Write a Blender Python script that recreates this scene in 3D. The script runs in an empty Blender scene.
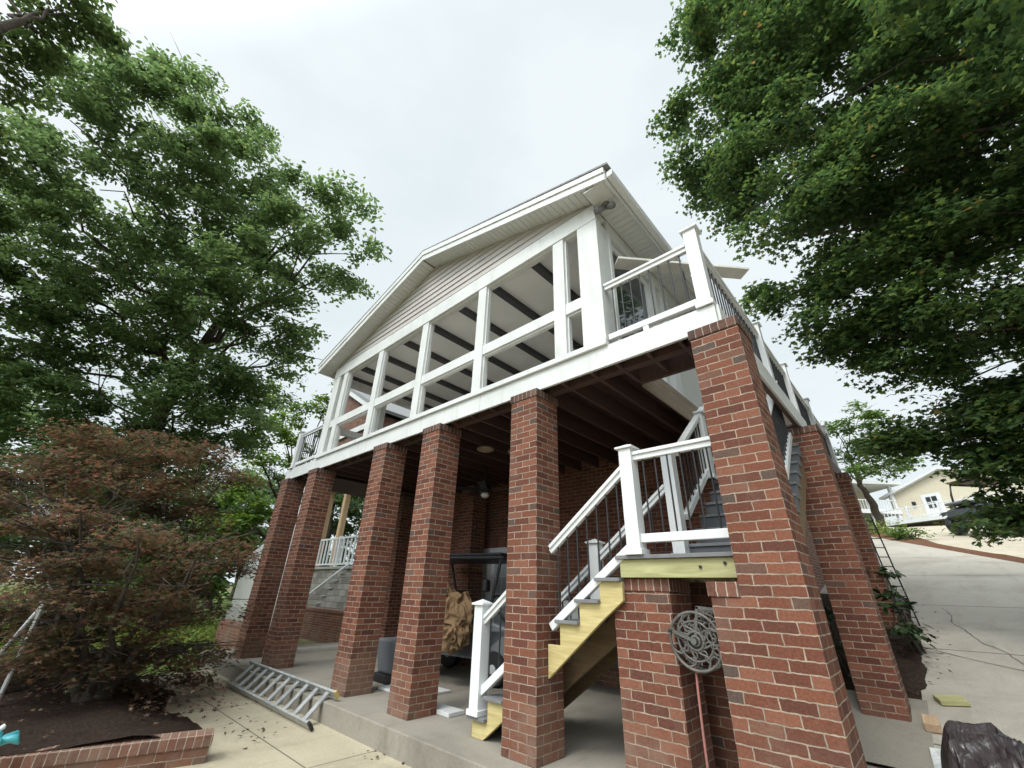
import bpy, bmesh, math, random
import numpy as np
from mathutils import Vector, Matrix, noise

# ------------------------------------------------------------------ camera, sky, sun, exposure
scene = bpy.context.scene
C = scene.collection
cam_d = bpy.data.cameras.new('camera'); cam = bpy.data.objects.new('camera', cam_d); C.objects.link(cam)
_r = Vector((0.735611, 0.676847, 0.027456)); _u = Vector((0.286279, -0.347356, 0.892966)); _f = Vector((-0.613939, 0.649015, 0.449287))
cam.matrix_world = Matrix(((_r.x, _u.x, -_f.x, 0.77396), (_r.y, _u.y, -_f.y, -3.47619), (_r.z, _u.z, -_f.z, 1.31384), (0, 0, 0, 1)))
cam_d.sensor_width = 36; cam_d.lens = 36 * 412.672 / 1024; cam_d.clip_start = 0.05; cam_d.clip_end = 2000
scene.camera = cam
SUN_EL, SUN_AZ = math.radians(52), math.radians(176)          # azimuth clockwise from +Y
sdir = Vector((math.sin(SUN_AZ) * math.cos(SUN_EL), math.cos(SUN_AZ) * math.cos(SUN_EL), math.sin(SUN_EL)))
world = bpy.data.worlds.new("World"); scene.world = world; world.use_nodes = True
nt = world.node_tree; nt.nodes.clear()
def wn(t, **k):
    n = nt.nodes.new(t)
    for a, b in k.items(): setattr(n, a, b)
    return n
out = wn('ShaderNodeOutputWorld'); bg = wn('ShaderNodeBackground')
sky = wn('ShaderNodeTexSky', sky_type='NISHITA', sun_disc=False, sun_elevation=SUN_EL, sun_rotation=SUN_AZ, air_density=1.0, dust_density=6.0, ozone_density=1.0)
tc = wn('ShaderNodeTexCoord')
nz = wn('ShaderNodeTexNoise'); nz.inputs['Scale'].default_value = 2.2; nz.inputs['Detail'].default_value = 5
mp = wn('ShaderNodeMapping'); mp.inputs['Scale'].default_value = (1, 1, 2.2)
rp = wn('ShaderNodeValToRGB')
rp.color_ramp.elements[0].position = .34; rp.color_ramp.elements[0].color = (7.0, 7.85, 8.2, 1)
rp.color_ramp.elements[1].position = .62; rp.color_ramp.elements[1].color = (8.0, 8.65, 8.85, 1)
dot = wn('ShaderNodeVectorMath', operation='DOT_PRODUCT'); dot.inputs[1].default_value = sdir
mr = wn('ShaderNodeMapRange', interpolation_type='SMOOTHSTEP'); mr.inputs['From Min'].default_value = .62; mr.inputs['From Max'].default_value = 1.0
mr.inputs['To Min'].default_value = 1.0; mr.inputs['To Max'].default_value = 5.2
mul = wn('ShaderNodeVectorMath', operation='MULTIPLY')
mix = wn('ShaderNodeMix', data_type='RGBA'); mix.inputs['Factor'].default_value = .93
L = nt.links.new
L(tc.outputs['Generated'], mp.inputs[0]); L(mp.outputs[0], nz.inputs['Vector']); L(nz.outputs['Fac'], rp.inputs[0])
L(tc.outputs['Generated'], dot.inputs[0]); L(dot.outputs['Value'], mr.inputs['Value'])
L(rp.outputs[0], mul.inputs[0]); L(mr.outputs[0], mul.inputs[1])
L(sky.outputs[0], mix.inputs['A']); L(mul.outputs[0], mix.inputs['B']); L(mix.outputs['Result'], bg.inputs[0])
bg.inputs[1].default_value = 0.1; L(bg.outputs[0], out.inputs[0])
sl = bpy.data.lights.new('sun', 'SUN'); sl.energy = 1.4; sl.angle = math.radians(14); sl.color = (1, .95, .88)
so = bpy.data.objects.new('sun', sl); C.objects.link(so); so.rotation_euler = sdir.to_track_quat('Z', 'Y').to_euler(); so.location = (0, -8, 14)
scene.view_settings.view_transform = 'Standard'; scene.view_settings.look = 'None'
scene.view_settings.exposure = 0.20; scene.view_settings.gamma = 1; scene.view_settings.use_curve_mapping = False
try: scene.cycles.max_bounces = 12; scene.cycles.diffuse_bounces = 7; scene.cycles.transmission_bounces = 8
except Exception: pass
random.seed(7); RNG = np.random.default_rng(11)

# ------------------------------------------------------------------ mesh helpers
class MB:
    """collects faces, then becomes ONE mesh object; UVs are box-projected in metres"""
    def __init__(s): s.v = []; s.f = []
    def add(s, vs, fs):
        b = len(s.v); s.v += [tuple(p) for p in vs]; s.f += [tuple(b + i for i in f) for f in fs]; return s
    def box(s, x0, x1, y0, y1, z0, z1):
        return s.add([(x0,y0,z0),(x1,y0,z0),(x1,y1,z0),(x0,y1,z0),(x0,y0,z1),(x1,y0,z1),(x1,y1,z1),(x0,y1,z1)],
                     [(0,3,2,1),(4,5,6,7),(0,1,5,4),(1,2,6,5),(2,3,7,6),(3,0,4,7)])
    def bar(s, a, b, w, h, up=(0,0,1)):
        """rectangular bar from a to b, width w (sideways), height h (along up)"""
        a, b = Vector(a), Vector(b); d = (b - a).normalized(); up = Vector(up)
        sd = d.cross(up)
        if sd.length < 1e-4: sd = Vector((1,0,0))
        sd.normalize(); u2 = sd.cross(d).normalized()
        vs = [p + sd * i * w / 2 + u2 * j * h / 2 for p in (a, b) for i, j in ((-1,-1),(1,-1),(1,1),(-1,1))]
        return s.add(vs, [(0,1,2,3),(7,6,5,4),(0,4,5,1),(1,5,6,2),(2,6,7,3),(3,7,4,0)])
    def prism(s, poly, ax, a0, a1):
        """polygon (2-tuples in the two other axes) extruded along axis ax"""
        n = len(poly); put = {0: lambda p, t: (t, p[0], p[1]), 1: lambda p, t: (p[0], t, p[1]), 2: lambda p, t: (p[0], p[1], t)}[ax]
        vs = [put(p, a0) for p in poly] + [put(p, a1) for p in poly]
        return s.add(vs, [tuple(range(n)), tuple(range(2*n-1, n-1, -1))] + [(i, i+n, (i+1)%n+n, (i+1)%n) for i in range(n)])
    def tube(s, pts, rad, n=8, caps=True):
        pts = [Vector(p) for p in pts]; m = len(pts)
        if not hasattr(rad, '__len__'): rad = [rad] * m
        vs = []; ref = None
        for i, p in enumerate(pts):
            d = (pts[min(i+1, m-1)] - pts[max(i-1, 0)]).normalized()
            if ref is None: ref = d.orthogonal().normalized()
            ref = (ref - d * ref.dot(d)); ref = ref.normalized() if ref.length > 1e-6 else d.orthogonal().normalized()
            b = d.cross(ref)
            vs += [p + (ref * math.cos(k*2*math.pi/n) + b * math.sin(k*2*math.pi/n)) * rad[i] for k in range(n)]
        fs = [(i*n+k, i*n+(k+1)%n, (i+1)*n+(k+1)%n, (i+1)*n+k) for i in range(m-1) for k in range(n)]
        if caps: fs += [tuple(range(n-1, -1, -1)), tuple((m-1)*n+k for k in range(n))]
        return s.add(vs, fs)
    def lathe(s, prof, c=(0,0,0), n=20, ax=2):
        vs = []
        for r, z in prof:
            for k in range(n):
                a = k*2*math.pi/n; p = (r*math.cos(a), r*math.sin(a), z)
                if ax == 1: p = (p[0], p[2], p[1])
                if ax == 0: p = (p[2], p[0], p[1])
                vs.append((c[0]+p[0], c[1]+p[1], c[2]+p[2]))
        m = len(prof)
        return s.add(vs, [(i*n+k, i*n+(k+1)%n, (i+1)*n+(k+1)%n, (i+1)*n+k) for i in range(m-1) for k in range(n)] + [tuple(range(n-1,-1,-1)), tuple((m-1)*n+k for k in range(n))])
    def grid(s, xs, ys, fz):
        nx, ny = len(xs), len(ys)
        return s.add([(x, y, fz(x, y)) for y in ys for x in xs], [(j*nx+i, j*nx+i+1, (j+1)*nx+i+1, (j+1)*nx+i) for j in range(ny-1) for i in range(nx-1)])

def box_uv(me, uvo=(0,0,0)):
    n = len(me.loops)
    co = np.empty(len(me.vertices)*3); me.vertices.foreach_get('co', co); co = co.reshape(-1, 3)
    vi = np.empty(n, int); me.loops.foreach_get('vertex_index', vi)
    nr = np.empty(len(me.polygons)*3); me.polygons.foreach_get('normal', nr); nr = np.abs(nr.reshape(-1, 3))
    tot = np.empty(len(me.polygons), int); me.polygons.foreach_get('loop_total', tot)
    ln = np.repeat(nr, tot, axis=0); p = co[vi] - np.array(uvo)
    ax = np.where(ln[:,2] > .75, 2, np.where(ln[:,0] > ln[:,1], 0, 1))
    uv = np.where((ax == 2)[:,None], p[:,:2], np.where((ax == 0)[:,None], p[:,1:], p[:,[0,2]]))
    l = me.uv_layers.new(name='UVMap'); l.data.foreach_set('uv', uv.astype(np.float32).ravel())

def wloc(o):
    v = Vector((0,0,0))
    while o is not None: v = v + o.location; o = o.parent
    return v
def obj(name, mb, mat, parent=None, bevel=0, smooth=False, local=False, label=None, fixn=True, uvo=(0,0,0)):
    me = bpy.data.meshes.new(name); me.from_pydata(mb.v, [], mb.f)
    if fixn:
        bm = bmesh.new(); bm.from_mesh(me); bmesh.ops.recalc_face_normals(bm, faces=bm.faces); bm.to_mesh(me); bm.free()
    me.update(); box_uv(me, uvo); me.materials.append(mat)
    o = bpy.data.objects.new(name, me); C.objects.link(o)
    if smooth: me.polygons.foreach_set('use_smooth', [True]*len(me.polygons))
    if bevel:
        m = o.modifiers.new('bevel', 'BEVEL'); m.width = bevel; m.segments = 2; m.limit_method = 'ANGLE'; m.angle_limit = math.radians(40)
    if parent is not None:
        o.parent = parent
        if not local and parent.type == 'EMPTY': o.matrix_parent_inverse = Matrix.Translation(-wloc(parent))
    if label: o['label'] = label
    return o
def tag(o, label, cat, group=None):
    o['label'] = label; o['category'] = cat
    if group: o['group'] = group
    return o
def thing(name, label, cat, loc=(0,0,0), rot=(0,0,0), group=None):
    o = bpy.data.objects.new(name, None); C.objects.link(o); o.location = loc; o.rotation_euler = rot; o.empty_display_size = .2
    return tag(o, label, cat, group)
def struct(name, mb, mat, kind='structure', **k):
    o = obj(name, mb, mat, **k); o['kind'] = kind; return o
def dup_part(src, parent, off):
    """a copy of a part at an offset, sharing its mesh"""
    c = src.copy(); C.objects.link(c); c.parent = parent; c.matrix_parent_inverse = src.matrix_parent_inverse.copy(); c.location = Vector(src.location) + Vector(off); return c

# ------------------------------------------------------------------ materials
def new_mat(name):
    m = bpy.data.materials.new(name); m.use_nodes = True; t = m.node_tree
    return m, t, t.nodes['Principled BSDF']
def nd(t, ty, ins=None, **k):
    n = t.nodes.new(ty)
    for a, b in k.items(): setattr(n, a, b)
    for a, b in (ins or {}).items(): n.inputs[a].default_value = b
    return n
def ramp(t, stops, interp='LINEAR'):
    n = t.nodes.new('ShaderNodeValToRGB'); cr = n.color_ramp; cr.interpolation = interp
    while len(cr.elements) < len(stops): cr.elements.new(.5)
    for e, (p, c) in zip(cr.elements, stops): e.position = p; e.color = (*c, 1)
    return n
def plain(name, col, rough=.6, var=.18, scale=3, bump=0, bscale=40, metal=0, spec=.4, detail=6):
    """a painted / moulded surface with soft blotches of its own colour and a fine bump"""
    m, t, b = new_mat(name); co = nd(t, 'ShaderNodeTexCoord')
    n = nd(t, 'ShaderNodeTexNoise', {'Scale': scale, 'Detail': detail, 'Roughness': .6}); t.links.new(co.outputs['Object'], n.inputs['Vector'])
    c = np.array(col); r = ramp(t, [(.3, tuple(c*(1-var))), (.7, tuple(np.minimum(c*(1+var*.6), .95)))])
    t.links.new(n.outputs['Fac'], r.inputs[0]); t.links.new(r.outputs[0], b.inputs['Base Color'])
    b.inputs['Roughness'].default_value = rough; b.inputs['Metallic'].default_value = metal; b.inputs['Specular IOR Level'].default_value = spec
    if bump:
        n2 = nd(t, 'ShaderNodeTexNoise', {'Scale': bscale, 'Detail': 4}); t.links.new(co.outputs['Object'], n2.inputs['Vector'])
        bp = nd(t, 'ShaderNodeBump', {'Strength': bump, 'Distance': .01}); t.links.new(n2.outputs['Fac'], bp.inputs['Height']); t.links.new(bp.outputs[0], b.inputs['Normal'])
    return m
def brick_mat(name, swap=False, w=.2045, h=.07, mort=.0052, stops=None, mcol=(.345,.27,.21), off=0.5, shift=(0,0)):
    m, t, b = new_mat(name); lk = t.links.new
    uv = nd(t, 'ShaderNodeUVMap'); sp = nd(t, 'ShaderNodeSeparateXYZ'); cb = nd(t, 'ShaderNodeCombineXYZ'); lk(uv.outputs[0], sp.inputs[0])
    lk(sp.outputs[1 if swap else 0], cb.inputs[0]); lk(sp.outputs[0 if swap else 1], cb.inputs[1])
    mpn = nd(t, 'ShaderNodeMapping', {'Location': (w*244+shift[0], h*714+shift[1], 0)}); lk(cb.outputs[0], mpn.inputs[0])
    co = nd(t, 'ShaderNodeTexCoord'); wob = nd(t, 'ShaderNodeTexNoise', {'Scale': 26, 'Detail': 3}); lk(co.outputs['Object'], wob.inputs['Vector'])
    ws = nd(t, 'ShaderNodeVectorMath', operation='SUBTRACT'); lk(wob.outputs['Color'], ws.inputs[0]); ws.inputs[1].default_value = (.5,.5,.5)
    wm = nd(t, 'ShaderNodeVectorMath', operation='SCALE'); lk(ws.outputs[0], wm.inputs[0]); wm.inputs['Scale'].default_value = .016
    ad = nd(t, 'ShaderNodeVectorMath', operation='ADD'); lk(mpn.outputs[0], ad.inputs[0]); lk(wm.outputs[0], ad.inputs[1])
    bt = nd(t, 'ShaderNodeTexBrick', {'Scale': 1, 'Mortar Size': mort, 'Mortar Smooth': .35, 'Brick Width': w, 'Row Height': h, 'Color1': (0,0,0,1), 'Color2': (1,1,1,1), 'Mortar': (.5,.5,.5,1)})
    bt.offset = off; lk(ad.outputs[0], bt.inputs['Vector'])
    st = stops or [(0, (.098,.038,.026)), (.3, (.136,.050,.032)), (.65, (.168,.063,.038)), (.88, (.205,.084,.052)), (.94, (.15,.072,.050)), (.99, (.085,.060,.050))]
    r = ramp(t, st); lk(bt.outputs['Color'], r.inputs[0])
    n1 = nd(t, 'ShaderNodeTexNoise', {'Scale': 60, 'Detail': 6, 'Roughness': .7}); lk(co.outputs['Object'], n1.inputs['Vector'])
    r1 = ramp(t, [(.28, (.5,.5,.52)), (.72, (1.36,1.32,1.27))]); lk(n1.outputs['Fac'], r1.inputs[0])
    m1 = nd(t, 'ShaderNodeMix', data_type='RGBA', blend_type='MULTIPLY'); m1.inputs['Factor'].default_value = .8; lk(r.outputs[0], m1.inputs['A']); lk(r1.outputs[0], m1.inputs['B'])
    # lime bloom and dirt in patches
    n2 = nd(t, 'ShaderNodeTexNoise', {'Scale': 1.7, 'Detail': 7, 'Roughness': .72}); lk(co.outputs['Object'], n2.inputs['Vector'])
    r2 = ramp(t, [(.52, (0,0,0)), (.78, (.4,.4,.4))]); lk(n2.outputs['Fac'], r2.inputs[0])
    m2 = nd(t, 'ShaderNodeMix', data_type='RGBA'); lk(r2.outputs[0], m2.inputs['Factor']); lk(m1.outputs['Result'], m2.inputs['A']); m2.inputs['B'].default_value = (.20,.15,.125,1)
    n4 = nd(t, 'ShaderNodeTexNoise', {'Scale': 13, 'Detail': 8, 'Roughness': .75, 'Distortion': .8}); lk(co.outputs['Object'], n4.inputs['Vector'])
    r4 = ramp(t, [(.60, (0,0,0)), (.74, (.55,.55,.55))]); lk(n4.outputs['Fac'], r4.inputs[0])
    m4 = nd(t, 'ShaderNodeMix', data_type='RGBA'); lk(r4.outputs[0], m4.inputs['Factor']); lk(m2.outputs['Result'], m4.inputs['A']); m4.inputs['B'].default_value = (.255,.17,.13,1); m2 = m4
    n3 = nd(t, 'ShaderNodeTexNoise', {'Scale': 9, 'Detail': 4}); lk(co.outputs['Object'], n3.inputs['Vector'])
    r3 = ramp(t, [(.3, tuple(np.array(mcol)*.6)), (.7, tuple(np.array(mcol)*1.12))]); lk(n3.outputs['Fac'], r3.inputs[0])
    m3 = nd(t, 'ShaderNodeMix', data_type='RGBA'); lk(bt.outputs['Fac'], m3.inputs['Factor']); lk(m2.outputs['Result'], m3.inputs['A']); lk(r3.outputs[0], m3.inputs['B'])
    sz = nd(t, 'ShaderNodeSeparateXYZ'); lk(co.outputs['Object'], sz.inputs[0])
    mz = nd(t, 'ShaderNodeMapRange', {'From Min': .02, 'From Max': .75, 'To Min': .95, 'To Max': 0.0}); lk(sz.outputs[2], mz.inputs['Value'])
    rz = ramp(t, [(.40, (0,0,0)), (.66, (.75,.75,.75))]); lk(n2.outputs['Fac'], rz.inputs[0]); mmz = nd(t, 'ShaderNodeMath', operation='MULTIPLY'); lk(mz.outputs[0], mmz.inputs[0]); lk(rz.outputs[0], mmz.inputs[1])
    m5 = nd(t, 'ShaderNodeMix', data_type='RGBA'); lk(mmz.outputs[0], m5.inputs['Factor']); lk(m3.outputs['Result'], m5.inputs['A']); m5.inputs['B'].default_value = (.22,.155,.115,1); m3 = m5
    lk(m3.outputs['Result'], b.inputs['Base Color']); b.inputs['Roughness'].default_value = .88; b.inputs['Specular IOR Level'].default_value = .25
    iv = nd(t, 'ShaderNodeMath', operation='MULTIPLY_ADD'); lk(bt.outputs['Fac'], iv.inputs[0]); iv.inputs[1].default_value = -1.0; lk(n1.outputs['Fac'], iv.inputs[2])
    bp = nd(t, 'ShaderNodeBump', {'Strength': .75, 'Distance': .007}); lk(iv.outputs[0], bp.inputs['Height']); lk(bp.outputs[0], b.inputs['Normal'])
    return m
def wood_mat(name, dark, light, scale=1.0, rough=.75, axis='X', knots=True):
    m, t, b = new_mat(name); lk = t.links.new; co = nd(t, 'ShaderNodeTexCoord')
    s = {'X': (1.2, 14, 14), 'Y': (14, 1.2, 14), 'Z': (14, 14, 1.2)}[axis]
    mpn = nd(t, 'ShaderNodeMapping', {'Scale': tuple(v*scale for v in s)}); lk(co.outputs['Object'], mpn.inputs[0])
    n = nd(t, 'ShaderNodeTexNoise', {'Scale': 1.6, 'Detail': 8, 'Roughness': .65, 'Distortion': 1.2}); lk(mpn.outputs[0], n.inputs['Vector'])
    r = ramp(t, [(.25, dark), (.5, tuple((np.array(dark)+np.array(light))/2)), (.72, light)]); lk(n.outputs['Fac'], r.inputs[0]); src = r.outputs[0]
    if knots:
        v = nd(t, 'ShaderNodeTexVoronoi', {'Scale': 2.1, 'Randomness': 1}); lk(co.outputs['Object'], v.inputs['Vector'])
        rk = ramp(t, [(.025, (.30,.20,.10)), (.06, (.62,.52,.38)), (.11, (1,1,1))]); lk(v.outputs['Distance'], rk.inputs[0])
        mm = nd(t, 'ShaderNodeMix', data_type='RGBA', blend_type='MULTIPLY'); mm.inputs['Factor'].default_value = .8; lk(src, mm.inputs['A']); lk(rk.outputs[0], mm.inputs['B']); src = mm.outputs['Result']
    lk(src, b.inputs['Base Color']); b.inputs['Roughness'].default_value = rough
    bp = nd(t, 'ShaderNodeBump', {'Strength': .25, 'Distance': .004}); lk(n.outputs['Fac'], bp.inputs['Height']); lk(bp.outputs[0], b.inputs['Normal'])
    return m
def concrete_mat(name, base, joints_y=(), joints_x=(), stain=.35, jw=.008):
    m, t, b = new_mat(name); lk = t.links.new; co = nd(t, 'ShaderNodeTexCoord'); c = np.array(base)
    n = nd(t, 'ShaderNodeTexNoise', {'Scale': .55, 'Detail': 9, 'Roughness': .68, 'Distortion': .5}); lk(co.outputs['Object'], n.inputs['Vector'])
    r = ramp(t, [(.28, tuple(c*(1-stain))), (.5, tuple(c)), (.75, tuple(c*1.16))]); lk(n.outputs['Fac'], r.inputs[0])
    f = nd(t, 'ShaderNodeTexNoise', {'Scale': 45, 'Detail': 6, 'Roughness': .75}); lk(co.outputs['Object'], f.inputs['Vector'])
    rf = ramp(t, [(.3, (.8,.8,.8)), (.7, (1.12,1.12,1.12))]); lk(f.outputs['Fac'], rf.inputs[0])
    mm = nd(t, 'ShaderNodeMix', data_type='RGBA', blend_type='MULTIPLY'); mm.inputs['Factor'].default_value = .85; lk(r.outputs[0], mm.inputs['A']); lk(rf.outputs[0], mm.inputs['B']); src = mm.outputs['Result']
    # long dark rain streaks and blots
    st = nd(t, 'ShaderNodeMapping', {'Scale': (2.6, .5, 1), 'Rotation': (0, 0, .35)}); lk(co.outputs['Object'], st.inputs[0])
    sn = nd(t, 'ShaderNodeTexNoise', {'Scale': 1.5, 'Detail': 7, 'Roughness': .7}); lk(st.outputs[0], sn.inputs['Vector'])
    sr = ramp(t, [(.53, (1,1,1)), (.72, (.66,.64,.6))]); lk(sn.outputs['Fac'], sr.inputs[0])
    m2 = nd(t, 'ShaderNodeMix', data_type='RGBA', blend_type='MULTIPLY'); m2.inputs['Factor'].default_value = stain*1.6; lk(src, m2.inputs['A']); lk(sr.outputs[0], m2.inputs['B']); src = m2.outputs['Result']
    sp = nd(t, 'ShaderNodeSeparateXYZ'); lk(co.outputs['Object'], sp.inputs[0])
    for axis, vals in ((1, joints_y), (0, joints_x)):
        for y in vals:
            cm = nd(t, 'ShaderNodeMath', operation='COMPARE'); lk(sp.outputs[axis], cm.inputs[0]); cm.inputs[1].default_value = y; cm.inputs[2].default_value = jw
            mj = nd(t, 'ShaderNodeMix', data_type='RGBA'); lk(cm.outputs[0], mj.inputs['Factor']); lk(src, mj.inputs['A']); mj.inputs['B'].default_value = (*(c*.3), 1); src = mj.outputs['Result']
    lk(src, b.inputs['Base Color']); b.inputs['Roughness'].default_value = .9; b.inputs['Specular IOR Level'].default_value = .25
    bp = nd(t, 'ShaderNodeBump', {'Strength': .3, 'Distance': .006}); lk(f.outputs['Fac'], bp.inputs['Height']); lk(bp.outputs[0], b.inputs['Normal'])
    return m
def leaf_mat(name, stops, trans=.38, rough=.5):
    m, t, b = new_mat(name); lk = t.links.new; g = nd(t, 'ShaderNodeNewGeometry')
    r = ramp(t, stops); lk(g.outputs['Random Per Island'], r.inputs[0]); lk(r.outputs[0], b.inputs['Base Color'])
    b.inputs['Roughness'].default_value = rough; b.inputs['Specular IOR Level'].default_value = .3
    tr = nd(t, 'ShaderNodeBsdfTranslucent'); hs = nd(t, 'ShaderNodeHueSaturation', {'Hue': .485, 'Saturation': 1.1, 'Value': 1.5}); lk(r.outputs[0], hs.inputs['Color']); lk(hs.outputs[0], tr.inputs['Color'])
    mx = nd(t, 'ShaderNodeMixShader', {'Fac': trans}); lk(b.outputs[0], mx.inputs[1]); lk(tr.outputs[0], mx.inputs[2]); lk(mx.outputs[0], t.nodes['Material Output'].inputs[0])
    return m
def soil_mat(name, stops, scale=14, bump=.8, dist=.04):
    m, t, b = new_mat(name); lk = t.links.new; co = nd(t, 'ShaderNodeTexCoord')
    n = nd(t, 'ShaderNodeTexNoise', {'Scale': scale, 'Detail': 9, 'Roughness': .75}); lk(co.outputs['Object'], n.inputs['Vector'])
    r = ramp(t, stops); lk(n.outputs['Fac'], r.inputs[0]); lk(r.outputs[0], b.inputs['Base Color']); b.inputs['Roughness'].default_value = .95; b.inputs['Specular IOR Level'].default_value = .15
    bp = nd(t, 'ShaderNodeBump', {'Strength': bump, 'Distance': dist}); lk(n.outputs['Fac'], bp.inputs['Height']); lk(bp.outputs[0], b.inputs['Normal'])
    return m
def glass_mat(name, col=(.03,.035,.04), rough=.04):
    m, t, b = new_mat(name); b.inputs['Base Color'].default_value = (*col, 1); b.inputs['Roughness'].default_value = rough; b.inputs['Specular IOR Level'].default_value = .8
    return m

BRICK = brick_mat('brick'); SOLDIER = brick_mat('brick_soldier', swap=True, w=.2045, h=.0685, off=0.0)
CAPM = brick_mat('brick_cap', swap=True, w=.30, h=.0685, off=0.0, shift=(.06,0), stops=[(0,(.055,.035,.03)),(.5,(.10,.052,.04)),(1,(.16,.085,.065))], mcol=(.30,.25,.21))
BRICK_FAR = brick_mat('brick_house', stops=[(0,(.09,.038,.026)),(.5,(.14,.062,.043)),(1,(.19,.09,.062))], mcol=(.34,.29,.25))
ROWLOCK = brick_mat('brick_rowlock', swap=True, w=.30, h=.0685, off=0.0, shift=(.06,0), stops=[(0,(.11,.048,.034)),(.5,(.165,.072,.05)),(1,(.215,.105,.075))], mcol=(.42,.35,.285))
def streak_white(name, col):
    m = plain(name, col, .5, .10, 2.5, .05, 90); t = m.node_tree; b = t.nodes['Principled BSDF']; lk = t.links.new; src = b.inputs['Base Color'].links[0].from_socket
    co = nd(t, 'ShaderNodeTexCoord'); mpn = nd(t, 'ShaderNodeMapping', {'Scale': (5, 5, .5)}); lk(co.outputs['Object'], mpn.inputs[0])
    n = nd(t, 'ShaderNodeTexNoise', {'Scale': 2.2, 'Detail': 8, 'Roughness': .7}); lk(mpn.outputs[0], n.inputs['Vector']); r = ramp(t, [(.52, (1,1,1)), (.75, (.74,.72,.67))]); lk(n.outputs['Fac'], r.inputs[0])
    mm = nd(t, 'ShaderNodeMix', data_type='RGBA', blend_type='MULTIPLY'); mm.inputs['Factor'].default_value = .75; lk(src, mm.inputs['A']); lk(r.outputs[0], mm.inputs['B']); lk(mm.outputs['Result'], b.inputs['Base Color']); return m
WHITE = streak_white('white_trim', (.60,.608,.60))
VINYL = plain('white_vinyl', (.64,.65,.655), .35, .05, 3)
SIDING = plain('siding', (.43,.405,.385), .55, .08, 2, .05, 60)
SOFFIT = plain('soffit_vinyl', (.56,.565,.55), .5, .06, 2)
SHINGLE = plain('shingle', (.24,.24,.245), .95, .35, 30, .6, 60)
CEIL = plain('ceiling', (.80,.79,.77), .8, .06, 2)
BEAMC = plain('dark_beam', (.06,.06,.066), .6, .2, 6)
STAIN = wood_mat('stained_joist', (.042,.021,.017), (.09,.043,.034), axis='Y', knots=False)
PLY = wood_mat('weathered_rim', (.16,.12,.09), (.30,.24,.18), axis='Y')
YELLOW = wood_mat('treated_pine_yellow', (.34,.26,.10), (.58,.49,.235), axis='X')
GREENW = wood_mat('treated_pine_green', (.22,.21,.09), (.42,.40,.205), axis='X')
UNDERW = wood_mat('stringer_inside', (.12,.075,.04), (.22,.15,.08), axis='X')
COMP = plain('composite_tread', (.16,.16,.165), .7, .15, 12, .1, 120)
RISER = plain('composite_riser', (.085,.09,.10), .6, .12, 8)
BLACK = plain('black_metal', (.018,.018,.02), .45, .2, 10)
GLASS = glass_mat('dark_glass'); PALEGLASS = glass_mat('pale_glass', (.40,.43,.44), .05)
PATIO = concrete_mat('patio_concrete', (.41,.36,.262), joints_y=(-1.02,-3.4,-5.8), joints_x=(-6.9,-4.05,-1.2,1.65), stain=.26)
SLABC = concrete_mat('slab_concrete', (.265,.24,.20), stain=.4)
DRIVE = concrete_mat('driveway_concrete', (.37,.34,.29), joints_y=(2.9,5.9,8.7,12.0,15.2,18.4,21.6), joints_x=(4.2,), stain=.3, jw=.014)
PADC = concrete_mat('upper_pad_concrete', (.44,.385,.30), joints_y=(20,24), stain=.2)
MULCH = soil_mat('mulch', [(.3,(.018,.011,.008)),(.55,(.05,.032,.023)),(.75,(.11,.075,.055))], 30, 1, .05)
REDMULCH = soil_mat('pine_straw', [(.3,(.07,.035,.02)),(.6,(.17,.085,.05)),(.8,(.26,.15,.09))], 20, .8, .04)
GRASSM = soil_mat('grass_ground', [(.3,(.05,.075,.02)),(.5,(.10,.14,.035)),(.75,(.19,.20,.07))], 6, 1, .06)
DIRT = soil_mat('hill_ground', [(.3,(.07,.075,.03)),(.5,(.13,.12,.06)),(.75,(.22,.19,.11))], 3, .8, .05)
STONE = brick_mat('stone_block', w=.46, h=.2, mort=.008, stops=[(0,(.20,.19,.165)),(.5,(.29,.275,.24)),(1,(.38,.36,.31))], mcol=(.12,.11,.10))
CONCW = concrete_mat('retaining_concrete', (.34,.33,.29), stain=.35)
BARK = soil_mat('bark', [(.3,(.04,.032,.026)),(.55,(.085,.07,.056)),(.75,(.16,.14,.12))], 12, 1, .03)
PALEBARK = soil_mat('pale_bark', [(.3,(.035,.029,.024)),(.55,(.075,.064,.054)),(.75,(.15,.135,.115))], 10, .8, .02)
ALU = plain('ladder_aluminium', (.40,.41,.40), .5, .3, 8, .15, 60, metal=.3)
LEAF_L = leaf_mat('hardwood_leaf', [(0,(.078,.132,.058)),(.4,(.112,.180,.074)),(.75,(.15,.225,.09)),(1,(.20,.27,.105))], trans=.55)
LEAF_N = leaf_mat('near_leaf', [(0,(.045,.080,.028)),(.5,(.075,.12,.042)),(1,(.12,.165,.06))], trans=.48)
LEAF_R = leaf_mat('maple_leaf', [(0,(.040,.080,.034)),(.45,(.068,.122,.044)),(.9,(.115,.185,.056)),(.99,(.18,.23,.065)),(1,(.28,.20,.07))], trans=.5)
LEAF_J = leaf_mat('red_maple_leaf', [(0,(.075,.082,.040)),(.32,(.098,.090,.046)),(.58,(.150,.088,.054)),(.85,(.21,.105,.066)),(1,(.12,.14,.055))], trans=.5)
LEAF_S = leaf_mat('light_leaf', [(0,(.06,.12,.03)),(.5,(.10,.18,.05)),(1,(.17,.25,.075))])
LEAF_B = leaf_mat('bush_leaf', [(0,(.05,.11,.02)),(.5,(.10,.19,.03)),(1,(.20,.28,.06))])
LEAF_D = leaf_mat('dark_leaf', [(0,(.012,.028,.010)),(.6,(.028,.055,.018)),(1,(.06,.10,.03))], trans=.2, rough=.35)
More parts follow.
